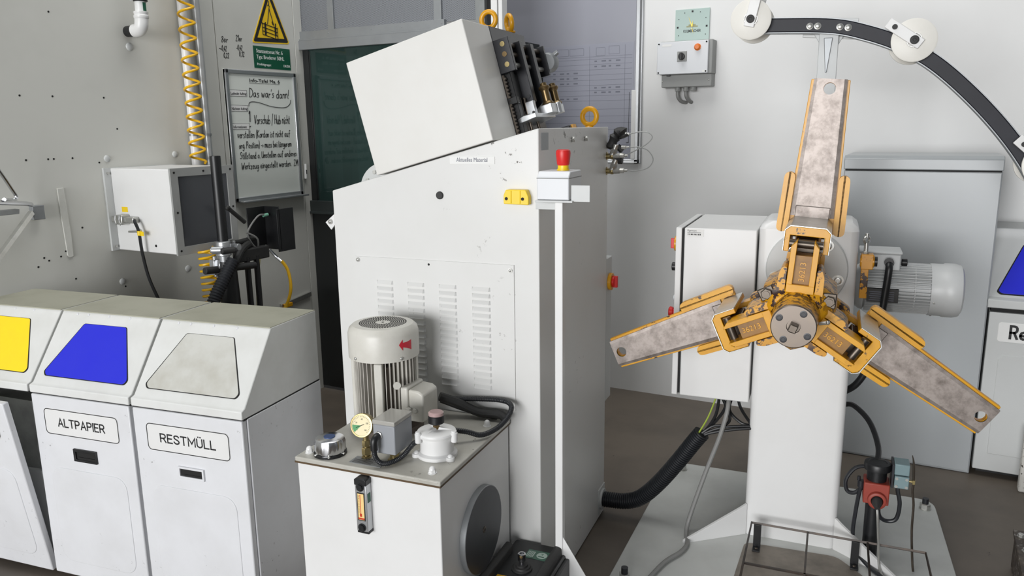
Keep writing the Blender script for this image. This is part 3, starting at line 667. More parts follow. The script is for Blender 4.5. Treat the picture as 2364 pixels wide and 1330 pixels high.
# hood and roller head, tilted 15 degrees
c15, s15 = math.cos(R(15)), math.sin(R(15))
HT = Matrix(((c15, 0, -s15, -.148), (0, 1, 0, 0), (s15, 0, c15, 1.605), (0, 0, 0, 1)))
def H(u, y, v): return HT @ Vector((u, y, v))
UH, VH = Vector((c15, 0, s15)), Vector((-s15, 0, c15))
MB().box(-.440, 0, -.004, .198, .0025, .381, HT).build('hood', HOOD, m, .003)
DKG = paint('dark grey plate', (72, 73, 76), .4, .3, (56, 57, 60), 9, metal=.3)
MB().box(-.43, 0, .199, .515, -.03, .382, HT).build('roller_frame', DKG, m, .003)
def plate(y0, y1, pts): return MB().prism(pts, 'y', y0, y1, T=HT).build('guide_plate', BLACKM, m, .0015)
p1 = plate(.199, .217, [(-.004, .219), (.054, .219), (.054, .330), (-.004, .330)])
for u, v, mm in ((.031, .311, BRASS), (.030, .278, BRONZE), (.030, .244, BRASS)): MB().cyl(H(u, .199, v), H(u, .1965, v), .0085, n=18).cyl(H(u, .1975, v), H(u, .196, v), .004, n=6).build('pivot_bolt', mm, p1)
plate(.297, .327, [(0, .085), (.054, .118), (.054, .324), (0, .324)])
plate(.400, .432, [(0, .085), (.054, .120), (.054, .324), (0, .324)])
plate(.532, .546, [(.0, .220), (.054, .220), (.054, .327), (.0, .327)])
for v in (.312, .281, .246): MB().cyl(H(.030, .21, v), H(.030, .54, v), .0085).build('guide_roller', ZINC if v < .25 else STEELD, m)
for u in (.018, .040): MB().cyl(H(u, .297, .137), H(u, .293, .137), .0065, n=14).cyl(H(u, .2935, .137), H(u, .2925, .137), .0035, n=6).build('socket_screw', BLACK, m)
MB().box(0, .022, .225, .262, .0, .225, HT).box(.0, .032, .20, .225, .115, .138, HT).box(0, .018, .262, .30, .12, .22, HT).build('slide_block', BLACK, m, .002)
q = MB()
for u, y in ((.012, .24), (.018, .262), (.026, .285), (.03, .35)): q.cyl(H(u, y, -.01), H(u, y, .135), .0055, n=12)
q.build('lifting_spindle', STEELD, m)
q = MB().box(.0, .006, .201, .216, -.01, .215, HT)
for k in range(17): q.box(.003, .010, .200, .212, .0 + k * .0125, .006 + k * .0125, HT)
q.build('toothed_rack', STEELD, m)
al = MB().box(.026, .057, .280, .300, .066, .119, HT).prism([(-.005, .048), (.075, .056), (.075, .070), (.03, .072), (-.005, .064)], 'y', .225, .42, T=HT).box(.050, .095, .345, .475, .068, .100, HT).cyl(H(.092, .42, .066), H(.092, .42, .104), .013).build('feed_bracket', ALU, m, .002)
for u, v in ((.032, .074), (.050, .079)): MB().cyl(H(u, .280, v), H(u, .276, v), .005, n=12).build('bracket_screw', BLACK, al)
for u, y in ((.074, .375), (.080, .450)):
    MB().lathe(H(u, y, .101), VH, [(0, .019), (.004, .0205), (.008, .018), (.012, .0135), (.048, .0135), (.053, .018), (.058, .0205), (.062, .019), (.066, .012), (.074, .011), (.076, .007)], 24).build('edge_roller', BRONZE, m)
MB().lathe(H(.050, .546, .268), Y, [(0, .030), (.012, .036), (.035, .036), (.040, .030), (.058, .026)], 28).cyl(H(.066, .57, .285), H(.092, .575, .296), .009).build('handwheel', ALUD, m, .001)
MB().box(.0, .10, .47, .56, -.03, .02, HT).build('outlet_block', BLACKM, m, .003)
MB().box(.098, .106, .49, .53, -.025, .022, HT).build('yellow_stop', YELC, m)
for ctr, ax, R0, r, up in ((H(-.034, .30, .424), Y, .0262, .0085, VH), (H(-.012, .43, .420), (.72, .68, .1), .0262, .0085, VH), (Vector((-.050, .70, 1.681)), (.15, 1, 0), .0300, .0100, Z)):
    base = ctr - up * (R0 + r)
    MB().torus(ctr, ax, R0, r, 36, 12).lathe(base - up * .03, up, [(0, r), (.026, r * 1.2), (.030, r * 1.8), (.034, r * 1.5), (.038, r * .7)], 16).build('eye_bolt', YELC, m)
# rear flange, corner bracket
fl = MB().prism(circ(-.735, 1.415, .105, 40), 'y', .30, .315, holes=[circ(-.735, 1.415, .050, 32)]).build('flange_ring', GREYP, m, .001)
MB().cyl((-.735, .305, 1.415), (-.735, .33, 1.415), .05).build('flange_bore', DKGAP, m)
for a in (118, 150, 182): MB().hexa((-.735 + .08 * math.cos(R(a)), .30, 1.415 + .08 * math.sin(R(a))), -Y, .008, .006).build('flange_bolt', ZINC, fl)
MB().prism([(-.800, 1.328), (-.778, 1.303), (-.752, 1.332), (-.757, 1.362)], 'y', .010, .016).build('corner_bracket', WHC, m)
MB().cyl((-.779, .010, 1.331), (-.779, .006, 1.331), .009).dome((-.779, .006, 1.331), -Y, .006, .003, 10).build('bracket_bolt', ZINC, m)
# right side details
MB().box(0, .0012, .02, .085, 1.575, 1.628).build('type_plate', ALUD, m)
for y in (.325, .476): MB().lathe((0, y, 1.602), X, [(0, .010), (.002, .010), (.003, .006), (.012, .006)], 14).hexa((.004, y, 1.602), X, .009, .007).build('side_bolt', ZINC, m)
sw = MB().cyl((0, .835, 1.012), (.014, .835, 1.012), .036, n=24).build('main_switch', YELC, m, .002)
MB().cyl((.014, .835, 1.012), (.024, .835, 1.012), .022).box(.014, .036, .828, .842, .988, 1.036).build('switch_knob', RED, sw, .002)
# emergency stop station on its post
st = MB().box(.070, .095, -.055, -.030, .004, 1.432).prism([(.095, .335), (.30, .01), (.095, .01)], 'y', -.052, -.047).build('station_post', WHC, m, .002)
MB().box(.018, .135, -.085, .05, 1.427, 1.433).box(.128, .185, -.075, -.071, 1.430, 1.478).box(.0, .07, -.03, .03, 1.40, 1.427).build('shelf_bracket', GREYP, m, .001)
bx = MB().prism([(-.078, 1.434), (-.078, 1.500), (-.062, 1.517), (.040, 1.517), (.045, 1.50), (.045, 1.434)], 'x', .022, .122).build('station_box', WHB, m, .003)
MB().box(.0215, .1225, -.0785, .0455, 1.496, 1.4985).build('lid_gap', GREYC, bx)
MB().lathe((.082, -.01, 1.517), Z, [(0, .019), (.004, .019), (.005, .0165), (.016, .0165), (.017, .015)], 24).build('yellow_collar', YELB, bx)
MB().lathe((.082, -.01, 1.532), Z, [(0, .0165), (.004, .019), (.036, .0225), (.044, .021), (.047, .016)], 24).build('stop_button', RED, bx)
# lubrication fittings on the rear edge
for k, z in enumerate((1.528, 1.470)):
    g = MB().cyl((-.012, .775, z), (.002, .775, z), .016).cyl((.0, .775, z), (.02, .775, z), .0105).ball((.022, .775, z), .0135).cyl((-.03, .775, z - .004), (-.012, .775, z), .003).build('brass_elbow', BRASS, m)
    MB().cyl((.02, .775, z), (.038, .775, z + .045), .0125).hexa((.025, .775, z + .012), (.37, 0, .93), .0155, .018).cyl((.022, .775, z), (.055, .772, z + .002), .0115).hexa((.05, .772, z + .002), X, .0105, .022).cyl((.07, .772, z + .003), (.084, .772, z + .003), .005).build('hose_fitting', ZINC, g)
MB().tube([(.012, .78, 1.555), (.03, .78, 1.60), (.055, .78, 1.625), (.07, .78, 1.60)], .02, 10, 4, lambda i, n: .014 + .010 * math.sin(i * 1.9) ** 2).tube([(.04, .785, 1.565), (.06, .785, 1.548)], .013, 8).tube([(.03, .78, 1.512), (.062, .78, 1.512)], .015, 8).build('tape_wrap', RUB, m)
MB().hexa((.062, .775, 1.612), (1, 0, .05), .009, .016).cyl((.078, .775, 1.613), (.088, .775, 1.613), .0055).hexa((.06, .77, 1.562), X, .008, .018).cyl((.06, .77, 1.562), (.09, .77, 1.563), .004).build('tube_nut', ZINC, m)
MB().tube([(.088, .775, 1.613), (.125, .775, 1.620), (.160, .77, 1.619), (.180, .77, 1.600), (.158, .77, 1.574), (.115, .77, 1.550), (.082, .772, 1.534)], .0022, 6, 8).tube([(.09, .77, 1.563), (.13, .775, 1.562), (.165, .775, 1.548), (.184, .775, 1.515), (.165, .775, 1.484), (.12, .775, 1.472), (.08, .772, 1.473)], .0022, 6, 8).build('lube_line', paint('clear tube', (150, 152, 150), .3), m)

# ================================================================ hydraulic unit
t = thing('hydraulic_unit', 'white oil tank with upright electric motor, gauge and filter', 'hydraulic unit', MF, (-.345, -.26, 0))
MB().box(-.581, -.108, -.505, -.014, .0, .683).build('tank', WHC, t, .003)
MB().box(-.5864, -.1026, -.5104, -.0086, .6825, .6880).build('gasket', paint('rusty gasket', (86, 66, 40), .6, .4, (40, 34, 28), 30), t)
MB().box(-.586, -.103, -.510, -.009, .686, .701).build('lid', TANKTOP, t, .003)
for x, y in ((-.562, -.470), (-.150, -.466), (-.149, -.092), (-.562, -.05)):
    MB().cyl((x, y, .70), (x, y, .7025), .013).hexa((x, y, .7025), Z, .0105, .010).dome((x, y, .712), Z, .0095, .010, 12).build('cap_nut', WHC, t)
# filler cap
fc = MB().cyl((-.500, -.452, .70), (-.500, -.452, .708), .049, n=28).build('filler_ring', BLACK, t)
rr = []
for h, r in ((0.008, .044), (.012, .046), (.04, .046), (.05, .042), (.053, .036), (.054, .001)):
    rr.append([Vector((-.500 + (r * (1 - (.05 if .011 < h < .045 and (i // 2) % 2 else 0))) * math.cos(2 * math.pi * i / 48), -.452 + (r * (1 - (.05 if .011 < h < .045 and (i // 2) % 2 else 0))) * math.sin(2 * math.pi * i / 48), .70 + h)) for i in range(48)])
f2 = MB().rings(rr).build('filler_cap', CHROME, t)
MB().cyl((-.500, -.452, .753), (-.500, -.452, .7555), .017).build('blue_cap_disc', paint('dark blue disc', (58, 78, 120), .4), f2)
q = MB()
for i in range(6): q.dome((-.500 + .0465 * math.cos(i * 1.047), -.452 + .0465 * math.sin(i * 1.047), .707), Z, .005, .004, 8)
q.build('ring_screw', ZINC, fc)
# pressure gauge
gx, gy = -.381, -.440
MB().hexa((gx, gy, .70), Z, .015, .008).hexa((gx, gy, .712), Z, .014, .022).cyl((gx, gy, .70), (gx, gy, .775), .0085).hexa((gx, gy, .738), Z, .012, .018).build('brass_stem', BRASS, t)
gn = Vector((.12, -.96, .25)).normalized(); gc = Vector((gx, gy - .012, .806)); ge = Vector((0, 0, 1)).cross(gn).normalized(); gf = gn.cross(ge)
g = MB().lathe(gc + gn * -.02, gn, [(0, .030), (.004, .033), (.022, .034), (.028, .035), (.030, .034), (.0302, .0305), (.028, .030)], 36).build('gauge_case', BRASS, t)
MB().cyl(gc + gn * .006, gc + gn * .0088, .030, n=32).build('dial', CREAM, g)
q = MB()
for i in range(25):
    a = R(225 - i * 11.25); q.stroke([(.024 * math.cos(a), .024 * math.sin(a)), (.0275 * math.cos(a), .0275 * math.sin(a))], .0004, gc + gn * .009, ge, gf)
for i, s in enumerate(('0', '20', '60', '100', '160')): 
    a = R(225 - i * 67.5); q.text(s, .007, gc + gn * .009 + ge * (.018 * math.cos(a)) + gf * (.018 * math.sin(a) - .002), ge, gf, .8, 'CENTER', ext=.0002)
q.stroke([(-.016, -.007), (.008, .004)], .0009, gc + gn * .010, ge, gf)
q.build('needle', INK, g)
GT = Matrix(((ge.x, gf.x, gn.x, gc.x), (ge.y, gf.y, gn.y, gc.y), (ge.z, gf.z, gn.z, gc.z), (0, 0, 0, 1)))
MB().prism([(0, 0)] + [(.0285 * math.cos(R(a)), .0285 * math.sin(R(a))) for a in range(180, 226, 5)], 'z', .0089, .0094, T=GT).build('green_sector', paint('green sector', (40, 140, 70), .45), g)
# name plate
npm = MB().box(-.412, -.306, -.488, -.442, .701, .7022).build('name_plate', ALUD, t)
q = MB().text('HYDRAULIK AG', .014, (-.392, -.457, .7024), X, Y, .85, ext=.0002)
for k in range(4): q.box(-.405, -.33 - .012 * (k % 2), -.464 - k * .006, -.4625 - k * .006, .7022, .7025)
q.build('lettering', INK, npm)
# junction box
jb = MB().box(-.337, -.266, -.468, -.368, .735, .822).build('junction_box', JBOX, t, .003)
MB().box(-.338, -.265, -.469, -.367, .822, .835).build('clear_lid', paint('smoky lid', (168, 166, 160), .15), jb, .002)
MB().hexa((-.296, -.424, .70), Z, .021, .006).cyl((-.296, -.424, .70), (-.296, -.424, .737), .0135).hexa((-.296, -.424, .72), Z, .018, .012).build('brass_nipple', BRASS, jb)
MB().hexa((-.318, -.468, .790), -Y, .013, .006).build('gland', ZINC, jb)
MB().tube([(-.318, -.474, .790), (-.318, -.488, .789), (-.319, -.494, .778), (-.319, -.494, .755)], .0105, 12, 4).build('angled_plug', BLACK, jb)
MB().corr([(-.319, -.494, .757), (-.318, -.492, .735), (-.305, -.487, .716), (-.285, -.474, .713), (-.262, -.440, .722), (-.245, -.40, .748), (-.238, -.37, .75)], .0075, .005).build('control_cable', CORR, jb)
# return filter
fx, fy = -.196, -.348
fb = MB().lathe((fx, fy, .701), Z, [(0, .060), (.010, .060), (.013, .055), (.016, .050), (.062, .050), (.064, .057), (.071, .059), (.076, .057), (.080, .048)], 36).build('filter_housing', WHC, t, .001)
for a in (-25, 95, 215):
    d = Vector((math.cos(R(a)), math.sin(R(a)), 0)); ctr = Vector((fx, fy, 0)) + d * .062
    MB().lathe(ctr + Z * .701, Z, [(0, .013), (.010, .013), (.012, .011)], 16).dome(ctr + Z * .712, Z, .0085, .009, 12).build('base_lug', WHC, fb, .001)
    c2 = Vector((fx, fy, 0)) + Vector((math.cos(R(a + 20)), math.sin(R(a + 20)), 0)) * .060
    MB().lathe(c2 + Z * .752, Z, [(0, .0095), (.027, .0105), (.029, .009)], 14).lathe(c2 + Z * .780, Z, [(0, .008), (.006, .008)], 12).build('clamp_lug', WHC, fb, .001)
q = MB()
for a in (20, 140, 260):
    d = Vector((math.cos(R(a)), math.sin(R(a)), 0)); n2 = Vector((-d.y, d.x, 0))
    q.rings([[Vector((fx, fy, .780)) + d * r + n2 * w + Z * h for w, h in ((-k, 0), (k, 0), (k * .5, hh), (-k * .5, hh))] for r, k, hh in ((.004, .006, .009), (.046, .004, .001))])
q.build('star_rib', WHC, fb)
MB().cyl((fx, fy, .782), (fx, fy, .802), .008).hexa((fx, fy, .788), Z, .0105, .008).build('indicator_stem', BRONZE, fb)
ind = MB().lathe((fx, fy, .799), Z, [(0, .019), (.003, .0235), (.024, .0235), (.026, .022)], 28).build('indicator', BLACK, fb)
MB().lathe((fx, fy, .825), Z, [(0, .0225), (.008, .0225), (.011, .019)], 28).build('indicator_lens', paint('smoky pink lens', (176, 150, 148), .15), ind)
# electric motor
mx, my = -.455, -.20
mo = MB().lathe((mx, my, .701), Z, [(0, .118), (.020, .118), (.022, .112), (.024, .09), (.05, .078), (.22, .078)], 48).build('motor_body', paint('dark motor housing', (108, 98, 90), .5, .5, (62, 56, 52), 12), t)  # housing a darker brown-grey than the fins around it
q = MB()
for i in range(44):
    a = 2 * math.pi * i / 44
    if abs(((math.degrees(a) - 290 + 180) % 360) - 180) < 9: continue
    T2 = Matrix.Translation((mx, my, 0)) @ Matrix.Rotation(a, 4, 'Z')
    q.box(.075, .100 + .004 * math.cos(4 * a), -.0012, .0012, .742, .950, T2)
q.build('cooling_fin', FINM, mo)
q = MB()
for a in (290, 200, 20, 110): q.box(.075, .106, -.013, .013, .735, .94, Matrix.Translation((mx, my, 0)) @ Matrix.Rotation(R(a), 4, 'Z'))
q.build('corner_lug', MOTW, mo, .004)
fcv = MB().lathe((mx, my, .944), Z, [(0, .1115), (.076, .1115), (.091, .107), (.101, .096), (.103, .08), (.103, .001)], 56).build('fan_cover', MOTW, mo)
q = MB()
for ring in range(4, 12):
    r = .0066 * ring; n = int(2 * math.pi * r / .0078)
    for i in range(n):
        a = 2 * math.pi * (i + .5 * (ring % 2)) / n; q.cyl((mx + r * math.cos(a), my + r * math.sin(a), 1.0468), (mx + r * math.cos(a), my + r * math.sin(a), 1.0476), .0027, n=6)
q.cyl((mx, my, 1.0468), (mx, my, 1.0476), .004, n=8)
q.build('vent_hole', DKGAP, fcv)
for a in (250, 330, 170, 70): MB().dome((mx + .1115 * math.cos(R(a)), my + .1115 * math.sin(R(a)), .953), (math.cos(R(a)), math.sin(R(a)), 0), .0055, .004, 10).build('cover_screw', ZINC, fcv)
q = MB(); rr = []
for u, h in ((-.030, .0004), (-.024, .008), (-.016, .017), (-.0155, .007), (.0, .0095), (.012, .0125), (.022, .016)):
    a = R(340) + u * .9 / .1115; d = Vector((math.cos(a), math.sin(a), 0)); c0 = Vector((mx, my, .993 - u * .12)) + d * .1117
    rr.append([c0 - Z * h, c0 + Z * h, c0 + Z * h + d * .0008, c0 - Z * h + d * .0008])
q.rings(rr).build('red_arrow', paint('red arrow sticker', (196, 44, 60), .4), fcv)
tb = MB().box(-.366, -.340, -.262, -.158, .745, .862).prism([(-.340, .752), (-.292, .752), (-.288, .76), (-.288, .842), (-.304, .852), (-.340, .855)], 'y', -.258, -.162).build('terminal_box', MOTW, mo, .006, 3)
MB().hexa((-.337, -.262, .79), -Y, .012, .012).hexa((-.317, -.259, .79), -Y, .009, .006).build('cable_gland', MOTW, tb)
MB().lathe((-.362, -.285, .875), (.6, -.8, 0), [(0, .012), (.004, .012)], 16).build('lifting_eye', MOTW, mo)
q = MB()
for a in (205, 260, 320): q.hexa((mx + .103 * math.cos(R(a)), my + .103 * math.sin(R(a)), .721), Z, .012, .010)
q.build('flange_nut', ZINC, mo)
# cables behind the motor
MB().corr([(-.25, -.30, .76), (-.16, -.235, .735), (-.12, -.20, .716), (-.09, -.14, .722), (-.075, -.085, .745), (-.085, -.045, .765), (-.13, -.03, .77), (-.22, -.035, .765), (-.30, -.05, .76)], .0085, .006).build('supply_cable', CORR, t)
MB().tube([(-.32, -.09, .78), (-.27, -.06, .755), (-.2, -.045, .725), (-.13, -.04, .725), (-.1, -.05, .715)], .015, 10, 5).tube([(-.33, -.06, .76), (-.24, -.04, .73), (-.14, -.03, .715)], .014, 10, 4).build('hose_bundle', RUB, t)
# level gauge and side cover
lg = MB().box(-0.3650, -0.3280, -.533, -.506, .518, .668).build('level_gauge', ALU, t, .002)
MB().prism([(-0.3660, .660), (-0.3270, .660), (-0.3270, .677), (-0.3350, .681), (-0.3580, .681), (-0.3660, .677)], 'y', -.535, -.506).box(-0.3660, -0.3270, -.530, -.506, .510, .519).build('end_cap', BLACK, lg, .002)
for z in (.655, .531): MB().hexa((-0.3465, -.533, z), -Y, .0105, .008).cyl((-0.3465, -.533, z), (-0.3465, -.536, z), .0125).build('hollow_screw', BLACK, lg)
MB().box(-0.3590, -0.3340, -.5338, -.53, .552, .638).build('sight_frame', BLACK, lg)
MB().box(-0.3565, -0.3365, -.5345, -.53, .555, .635).build('amber_scale', AMBER, lg)
MB().box(-0.3490, -0.3470, -.5348, -.53, .563, .632).box(-0.3515, -0.3445, -.535, -.53, .565, .574).box(-0.3565, -0.3365, -.5348, -.53, .556, .561).build('red_thermometer', paint('red spirit', (190, 56, 30), .4), lg)
q = MB()
for k in range(16): q.box(-0.3550, -0.3510, -.5348, -.53, .578 + k * .0034, .5788 + k * .0034)
q.build('tick', INK, lg)
MB().box(-0.3278, -0.3273, -.527, -.512, .606, .634).build('green_mark', GREEN, lg)
dc = MB().lathe((-.108, -.262, .435), X, [(0, .135), (.018, .135), (.020, .133), (.020, .001)], 64).build('side_cover', DISC, t, .001)
MB().lathe((-.108, -.262, .435), X, [(.0, .1345), (.001, .1356), (.018, .1356), (.0195, .1345), (.0195, .131), (.0, .131)], 64).build('cover_rim', ALUD, dc)
MB().lathe((-.088, -.262, .435), X, [(0, .010), (.0015, .010), (.002, .007)], 16).build('centre_screw', STEELD, dc)
MB().cyl((-.087, -.262, .435), (-.0855, -.262, .435), .005, n=6).build('hex_recess', DKGAP, dc)
# ================================================================ black machine mount
t = thing('machine_mount', 'black ribbed machine mount with upright bolt beside the oil tank', 'mount', MF, (0, -.25, 0))
MB().box(-.085, .105, -.50, -.012, 0, .272).build('block', BLACK, t, .006)
for x in (-.098, .062): MB().prism(rpoly([(x, .24), (x + .034, .24), (x + .03, .296), (x + .012, .302), (x + .003, .296)], .006), 'y', -.50, -.085 if x < 0 else -.03).build('rib', RUB, t, .003)
MB().box(.096, .118, -.48, -.05, 0, .262).build('side_skirt', BLACK, t, .004)
MB().lathe((.0, -.175, .272), Z, [(0, .033), (.004, .033), (.006, .028), (.010, .026), (.011, .019), (.017, .019)], 28).build('washer', RUB, t)
MB().cyl((0, -.175, .28), (0, -.175, .305), .0078).lathe((0, -.175, .300), Z, [(0, .011), (.003, .013), (.024, .013), (.0255, .0115), (.0255, .0075), (.018, .007), (.018, .0001)], 24).build('socket_bolt', CHROME, t)
lb = MB().box(-.02, .056, -.110, -.058, .272, .2728).build('green_label', paint('green label', (62, 104, 86), .4), t)
MB().cyl((.034, -.084, .2728), (.034, -.084, .2734), .018, n=24).box(-.016, .008, -.102, -.068, .2728, .2733).build('pale_field', paint('pale label print', (178, 196, 186), .5), lb)
q = MB()
for k in range(4): q.box(-.013 + k * .005, -.0115 + k * .005, -.10, -.07, .2733, .2736)
q.tube([(.028, -.076, .2734), (.036, -.074, .2734), (.034, -.082, .2734)], .001, 5); q.box(.024, .044, -.094, -.090, .2734, .2737)
q.build('lettering', GREEN, lb)
lb = MB().box(-.060, .045, -.33, -.232, .272, .2728).build('yellow_label', paint('amber label', (214, 164, 30), .4), t)
q = MB()
for k in range(6): q.box(-.05 + k * .006, -.047 + k * .006, -.26, -.242, .2728, .2732)
q.box(-.005, .04, -.262, -.242, .2728, .2732); q.box(-.055, .04, -.30, -.297, .2728, .2732)
q.build('lettering', INK, lb)
# ================================================================ uncoiler
t = thing('uncoiler', 'white steel uncoiler column with three worn yellow mandrel arms', 'uncoiler', DF, (0, -.1, 0))
def dome_plate(): pass
bp = MB().prism(rpoly([(-.612, -1.2), (.60, -1.2), (.562, .358), (-.582, .362)], .075, 6), 'z', 0, .02).build('base_plate', PLATEG, t, .003)
for x, y in ((-.518, .285), (.520, .262), (-.545, -.72)):
    MB().cyl((x, y, .02), (x, y, .0235), .024).hexa((x, y, .0235), Z, .021, .022).build('anchor_nut', ZINC, t)
    MB().cyl((x, y, .0235), (x, y, .068), .0125).build('anchor_stud', BLACKM, t)
col = MB().prism(rrect(-.178, .166, -.229, .075, .028), 'z', .02, 1.262).rings([[Vector((x, y, z)) for x, y in rrect(-.178 + i, .166 - i, -.229 + i, .075 - i, .028)] for i, z in ((0, 1.262), (.006, 1.276), (.024, 1.292))]).build('column', WHC, t)
for sx, x0 in ((-1, -.172), (1, .160)):
    e = Vector((sx * .80, -.60, 0)); o = Vector((x0, -.222, 0)); n = Vector((e.y, -e.x, 0)).normalized() * .006
    tri3 = [o + Z * .018, o + Z * .150, o + e * .03 + Z * .135, o + e * .275 + Z * .030, o + e * .275 + Z * .018]
    MB().rings([[p - n for p in tri3], [p + n for p in tri3]]).build('gusset', WHC, t, .001)
# control cabinet on its left
cb = MB().box(-.453, -.184, -.229, .26, .577, 1.256).build('control_cabinet', WHC, t, .004)
MB().box(-.464, -.452, -.222, .25, .584, 1.25).build('door_gasket', DKGAP, cb)
cd = MB().box(-.486, -.463, -.229, .26, .577, 1.256).build('cabinet_door', WHC, cb, .003)
ls = MB().box(-.446, -.380, -.2302, -.229, 1.223, 1.252).build('barcode_sticker', PAPER, cb)
q = MB().text('Eigentum', .0105, (-.442, -.2304, 1.243), X, Z, .9, ext=.0001)
q.box(-.442, -.39, -.2305, -.2302, 1.2375, 1.239)
for k in range(9): q.box(-.440 + k * .0056, -.4375 + k * .0056 + .0008 * (k % 3), -.2305, -.2302, 1.2285, 1.2345)
q.build('lettering', INK, ls)
MB().cyl((-.486, -.17, 1.185), (-.499, -.17, 1.185), .030).build('main_switch', YELC, cb, .002)
MB().box(-.515, -.499, -.177, -.163, 1.165, 1.205).build('switch_handle', RED, cb, .002)
MB().cyl((-.486, -.17, 1.092), (-.508, -.17, 1.092), .017).build('selector_knob', BLACK, cb, .002)
MB().cyl((-.486, -.17, .965), (-.498, -.17, .965), .013).build('pilot_lamp', WHB, cb, .002)
MB().lathe((-.486, -.17, .905), -X, [(0, .014), (.012, .014), (.014, .02), (.026, .022), (.030, .017)], 20).build('stop_button', RED, cb)
# flange with socket screws
fz, fxc = 1.121, -.004
fg = MB().lathe((fxc, -.229, fz), -Y, [(0, .142), (.016, .142), (.020, .138), (.020, .001)], 56).build('flange', GREYP, t)
for a in (125, 53, 197, -17, -90):
    x, z = fxc + .114 * math.cos(R(a)), fz + .114 * math.sin(R(a))
    MB().cyl((x, -.249, z), (x, -.252, z), .020, n=20).lathe((x, -.252, z), -Y, [(0, .013), (.011, .013), (.012, .0115), (.012, .007), (.006, .0065), (.006, .0001)], 18).build('socket_screw', ZINC, fg)
# ---- mandrel
CX, CZ = -.004, 1.121
hub = MB().cyl((CX, -.245, CZ), (CX, -.62, CZ), .058, .058, 32)
hub.lathe((CX, -.56, CZ), -Y, [(0, .07), (.03, .085), (.05, .088)], 24)
ang3 = (86.0, 203.5, -33.0)
lob = []
for a in (86, 145, 203.5, 265, 327, 386):
    a0 = a
    if a in (86, 203.5, 327):
        for da, r in ((-28, .093), (28, .093)): lob.append((a0 + da, r))
    else:
        for da, r in ((-20, .106), (0, .116), (20, .106)): lob.append((a0 + da, r))
def lobe(k): return [(CX + r * k * math.cos(R(a)), CZ + r * k * math.sin(R(a))) for a, r in lob]
hub.rings([[Vector((x, y, z)) for x, z in lobe(k)] for y, k in ((-.70, .80), (-.73, .97), (-.90, 1.0), (-.955, .97), (-.985, .78), (-.995, .6))])
for a in ang3:
    er, et = Vector((math.cos(R(a)), 0, math.sin(R(a)))), Vector((-math.sin(R(a)), 0, math.cos(R(a)))); O = Vector((CX, 0, CZ))
    TY = Matrix(((et.x, er.x, 0, O.x), (et.y, er.y, -1, 0), (et.z, er.z, 0, O.z), (0, 0, 0, 1)))
    for sg in (-1, 1): hub.prism(rpoly([(sg * .040, .04), (sg * .062, .04), (sg * .060, .112), (sg * .052, .132), (sg * .040, .132)], .006), 'z', .875, .985, T=TY)
    for sg in (-1, 1): hub.prism(rpoly([(sg * .032, .05), (sg * .058, .05), (sg * .054, .140), (sg * .032, .148)], .012), 'z', .70, .735, T=TY)
hb = hub.build('hub', YELH, t, .004, 2)
MB().lathe((CX, -.985, CZ), -Y, [(0, .066), (.02, .062), (.05, .060), (.128, .0585)], 40).build('hub_neck', YELH, hb)
hf = MB().lathe((CX, -1.112, CZ), -Y, [(0, .0585), (.014, .0585), (.0165, .056), (.0165, .018), (.010, .017), (.010, .0001)], 48).build('hub_face', HUBST, hb)
for a in (57, 148, 237, -33):
    x, z = CX + .043 * math.cos(R(a)), CZ + .043 * math.sin(R(a))
    MB().lathe((x, -1.127, z), -Y, [(0, .0095), (.0022, .0095), (.0025, .0083), (.0025, .0062), (.0016, .006), (.0016, .0048), (.0022, .0045), (.0022, .0001)], 18).build('socket_screw', BLACKM, hf)
MB().prism(rrect(CX - .0105, CX + .0105, CZ - .0105, CZ + .0105, .002), 'y', -1.155, -1.12, T=Matrix.Translation((CX, 0, CZ)) @ Matrix.Rotation(R(20), 4, 'Y') @ Matrix.Translation((-CX, 0, -CZ))).build('square_drive', STEELD, hf, .002)
for a, r in ((147, .098), (27, .094)):
    x, z = CX + r * math.cos(R(a)), CZ + r * math.sin(R(a))
    MB().box(-.022, .022, -.0, .006, -.018, .018, Matrix.Translation((x, -.975, z)) @ Matrix.Rotation(R(-a - 60), 4, 'Y')).build('locking_plate', STEELD, hb, .003)
    MB().hexa((x, -.975, z), -Y, .0165, .012).cyl((x, -.985, z), (x, -.992, z), .009).build('pivot_nut', STEELD, hb)
MB().cyl((CX + .062, -1.03, CZ - .01), (CX + .082, -1.035, CZ - .005), .005).ball((CX + .084, -1.036, CZ - .004), .006).build('grease_nipple', ZINC, hb)

